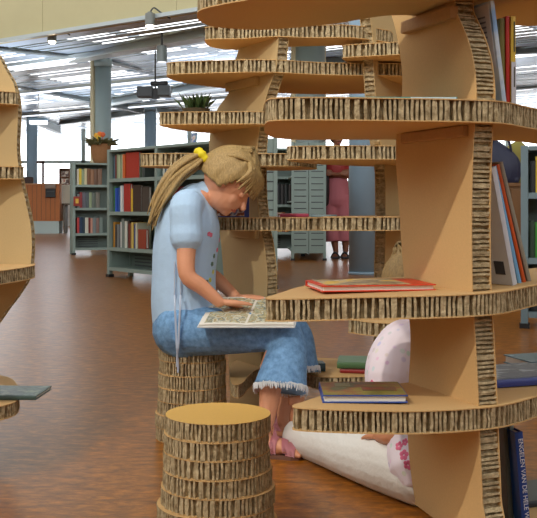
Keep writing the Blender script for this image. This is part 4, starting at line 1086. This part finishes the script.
lb = thing('letter_box', 'black letter box mounted on the front of reception counter', 'box', at(46, 197.5, 25.998))
bm = bmesh.new(); bx(bm, (0, -.08, 0), (.27, .0, .24), bevel=.01); obj('box_body', bm, M_black, lb)
bm = bmesh.new(); bx(bm, (.03, -.086, .15), (.24, -.078, .175)); obj('slot', bm, M_dark, lb)
bm = bmesh.new(); bx(bm, (-.01, -.09, .24), (.28, .0, .36), bevel=.01); obj('lid', bm, simple((150, 132, 116)), lb)
dr = thing('display_rack', 'small wooden rack of leaflets on the reception counter', 'rack', at(59, 184, 26.2) + Vector((0, 0, .0)))
dr.location.z = 1.335; MW[dr.name] = Matrix.Translation(dr.location)
bm = bmesh.new(); bx(bm, (0, 0, 0), (.02, .2, .45)); bx(bm, (.28, 0, 0), (.3, .2, .45)); bx(bm, (0, .19, 0), (.3, .2, .45)); obj('frame', bm, simple((140, 92, 60)), dr)
for z in (.0, .2, .43): bm = bmesh.new(); bx(bm, (0.02, 0, z), (.28, .19, z + .02)); obj('shelf', bm, simple((140, 92, 60)), dr)
for k, z in enumerate((.0, .2)):
    bm = bmesh.new(); bx(bm, (.05, .05, z + .021), (.25, .06, z + .17)); o = obj('leaflet', bm, art('leaflet_art_%d' % k, [(200, 90, 60), (230, 220, 200), (110, 80, 70)], 9), dr)
    w0 = MW[dr.name].copy(); o.parent = None; o.matrix_world = w0
    props(o, '%s red and white leaflet in the wooden rack on the counter' % ('lower', 'upper')[k], 'leaflet')
och = thing('office_chair', 'dark brown chair back showing above the counter, far left', 'chair', (*xz(26, 27.2), 0))
bm = bmesh.new(); bx(bm, (-.2, 0, 1.02), (.2, .06, 1.58), bevel=.05); obj('backrest', bm, simple((70, 46, 36)), och)
bm = bmesh.new(); bx(bm, (-.22, -.4, .62), (.22, .05, .7), bevel=.03); obj('seat', bm, simple((70, 46, 36)), och)
bm = bmesh.new(); cyl(bm, (0, -.18, 0), (0, -.18, .64), .03); cyl(bm, (0, -.18, 0), (0, -.18, .05), .25); bx(bm, (-.03, .02, .62), (.03, .07, 1.1)); obj('pedestal', bm, M_black, och)
fs = thing('floor_display', 'narrow dark stand behind the counter by the window', 'stand', (*xz(42.8, 29), 0))
bm = bmesh.new(); bx(bm, (-.03, 0, 0), (.03, .06, 2.1)); bx(bm, (-.2, 0, 2.05), (.05, .06, 2.12)); obj('pole', bm, simple((96, 62, 50)), fs)
bm = bmesh.new(); cyl(bm, (0, .03, 0), (0, .03, .04), .2); obj('base', bm, M_dark, fs)

# ================================================================== CEILING FITTINGS
def spot(px, py, Z, label):
    p = at(px, py, Z); t = thing('spotlight', label, 'lamp', p)
    bm = bmesh.new(); cyl(bm, (0, 0, .02), (0, 0, .20), .075, .075, 24); cyl(bm, (0, 0, .20), (0, 0, .23), .06, .03, 24); obj('housing', bm, simple((120, 124, 118), .4), t)
    bm = bmesh.new(); ball(bm, (0, 0, .02), (.062, .062, .05), None, 16, 10); obj('bulb', bm, M_lamp, t, smooth=True)
    bm = bmesh.new(); tube(bm, [(0, 0, .22), (.06, 0, .29), (.16, 0, .22), (.3, 0, .13)], .012, 8); obj('cable', bm, M_dark, t)
spot(52, 42.5, 16.2, 'lit cylinder spotlight at left under the cream bulkhead')
spot(150, 27, 14.4, 'lit cylinder spotlight at right under the cream bulkhead')
pt = thing('pendant_lamp', 'grey cylinder lamp hanging under light grey beam', 'lamp', at(161.8, 62, 15.6))
bm = bmesh.new(); cyl(bm, (0, 0, 0), (0, 0, .26), .085, .085, 28); obj('housing', bm, simple((130, 142, 142), .4), pt)
bm = bmesh.new(); cyl(bm, (0, 0, .26), (0, 0, .48), .02, .02, 12); obj('stem', bm, M_dark, pt)
bm = bmesh.new(); cyl(bm, (0, 0, -.006), (0, 0, 0.004), .07, .07, 24); obj('diffuser', bm, M_tube, pt)
el = thing('hanging_light', 'pale blue-white box light hanging on a thin wire, far left', 'lamp', at(38.5, 124.5, 24))
bm = bmesh.new(); bx(bm, (-.22, -.08, 0), (.22, .08, .11), bevel=.02); obj('diffuser', bm, M_tube, el)
bm = bmesh.new(); bx(bm, (-.235, -.09, .10), (.235, .09, .16), bevel=.01); obj('housing', bm, simple((150, 190, 220)), el)
bm = bmesh.new(); cyl(bm, (0, 0, .15), (0, 0, 1.0), .008, .008, 6); obj('wire', bm, M_beamlight, el)
pj = thing('projector', 'dark twin-box projector hanging from the metal ceiling', 'projector', at(156, 92, 18))
bm = bmesh.new(); bx(bm, (-.35, -.1, -.1), (-.06, .2, .1), bevel=.02); obj('left_box', bm, simple((84, 90, 94)), pj)
bm = bmesh.new(); bx(bm, (.04, -.1, -.08), (.27, .2, .12), bevel=.02); obj('right_box', bm, simple((96, 104, 108)), pj)
bm = bmesh.new(); cyl(bm, (-.02, .05, -.12), (-.02, .05, .79), .014, .014, 10); bx(bm, (-.1, -.05, .12), (.22, .15, .2), bevel=.02); bx(bm, (-.08, -.05, -.12), (.06, .12, .06)); obj('bracket', bm, M_black, pj)
def strip(py, Z, label, a, b):
    c = at(60, py, Z)
    t = thing('strip_light', label, 'lamp', c, math.atan2(RD.y, RD.x), 'strip lights on the metal ceiling')
    bm = bmesh.new(); bx(bm, (a, -.07, .03), (b, .07, .10)); obj('housing', bm, M_beamlight, t)
    bm = bmesh.new(); bx(bm, (a, -.055, -.0), (b, .055, .03), bevel=.01); obj('diffuser', bm, M_tube, t)
strip(62, 18.6, 'nearest long white strip light under metal ceiling', -4, 1.2)
strip(91, 23.6, 'second long white strip light, behind the near column', -6, 7)
strip(114, 29.0, 'farthest long white strip light, near the windows', -4, 8)

# ================================================================== LIGHT, WORLD, CAMERA
sc = bpy.context.scene
w = bpy.data.worlds.new('overcast'); sc.world = w; w.use_nodes = True; nt = w.node_tree
bg = nt.nodes['Background']; tc = nt.nodes.new('ShaderNodeTexCoord'); sp = nt.nodes.new('ShaderNodeSeparateXYZ')
nt.links.new(tc.outputs['Generated'], sp.inputs[0])
rp = nt.nodes.new('ShaderNodeValToRGB'); e = rp.color_ramp.elements
e[0].position = .0; e[0].color = (4.2, 4.4, 4.6, 1); e[1].position = .5; e[1].color = (.70, .70, .69, 1)
k = e.new(.2); k.color = (3.0, 3.1, 3.2, 1)
nt.links.new(sp.outputs['Z'], rp.inputs['Fac']); nt.links.new(rp.outputs['Color'], bg.inputs['Color']); bg.inputs['Strength'].default_value = 1.0
def spotlamp(name, loc, aim, power, ang, size, colr):
    l = bpy.data.lights.new(name, 'SPOT'); l.energy = power; l.spot_size = ang; l.spot_blend = .6; l.shadow_soft_size = size; l.color = colr
    o = link(name, l); o.location = loc; d = Vector(aim) - Vector(loc); o.rotation_euler = d.to_track_quat('-Z', 'Y').to_euler()
warm = (1, .91, .74)
spotlamp('ceiling_spot_key', (-1.7, -.1, 3.2), (.35, 2.0, .6), 250, 1.1, .05, warm)
spotlamp('ceiling_spot_left', (-1.3, 1.9, 3.6), (.12, 3.05, .4), 110, .55, .08, (1, .9, .76))
spotlamp('ceiling_spot_front', (.2, -1.0, 3.4), (0, 2.8, .2), 40, 1.0, .1, warm)
for x_, y_ in ((103, 18.6), (32, 28), (150, 26), (310, 20), (520, 20), (240, 24)):  # added fill spots aimed up to brighten the ceiling, not fittings on the columns
    X_, Y_ = xz(x_, y_); spotlamp('added_ceiling_fill', (X_ - 1.6, Y_ - .8, 2.3), (X_ - 1.8, Y_ - 1, 6), 120, 2.5, .1, (.86, .93, 1))
cam = bpy.data.cameras.new('camera'); co = link('camera', cam); co.location = (0, 0, CH); co.rotation_euler = (PI / 2, 0, 0)
cam.sensor_width = 36; cam.sensor_fit = 'HORIZONTAL'; cam.lens = F / 537 * 36; cam.shift_y = -(259 - HY) / 537; cam.clip_end = 200; cam.clip_start = .05
sc.camera = co
sc.view_settings.view_transform = 'Standard'; sc.view_settings.look = 'None'; sc.view_settings.gamma = 1; sc.view_settings.exposure = 0
sc.view_settings.use_curve_mapping = False
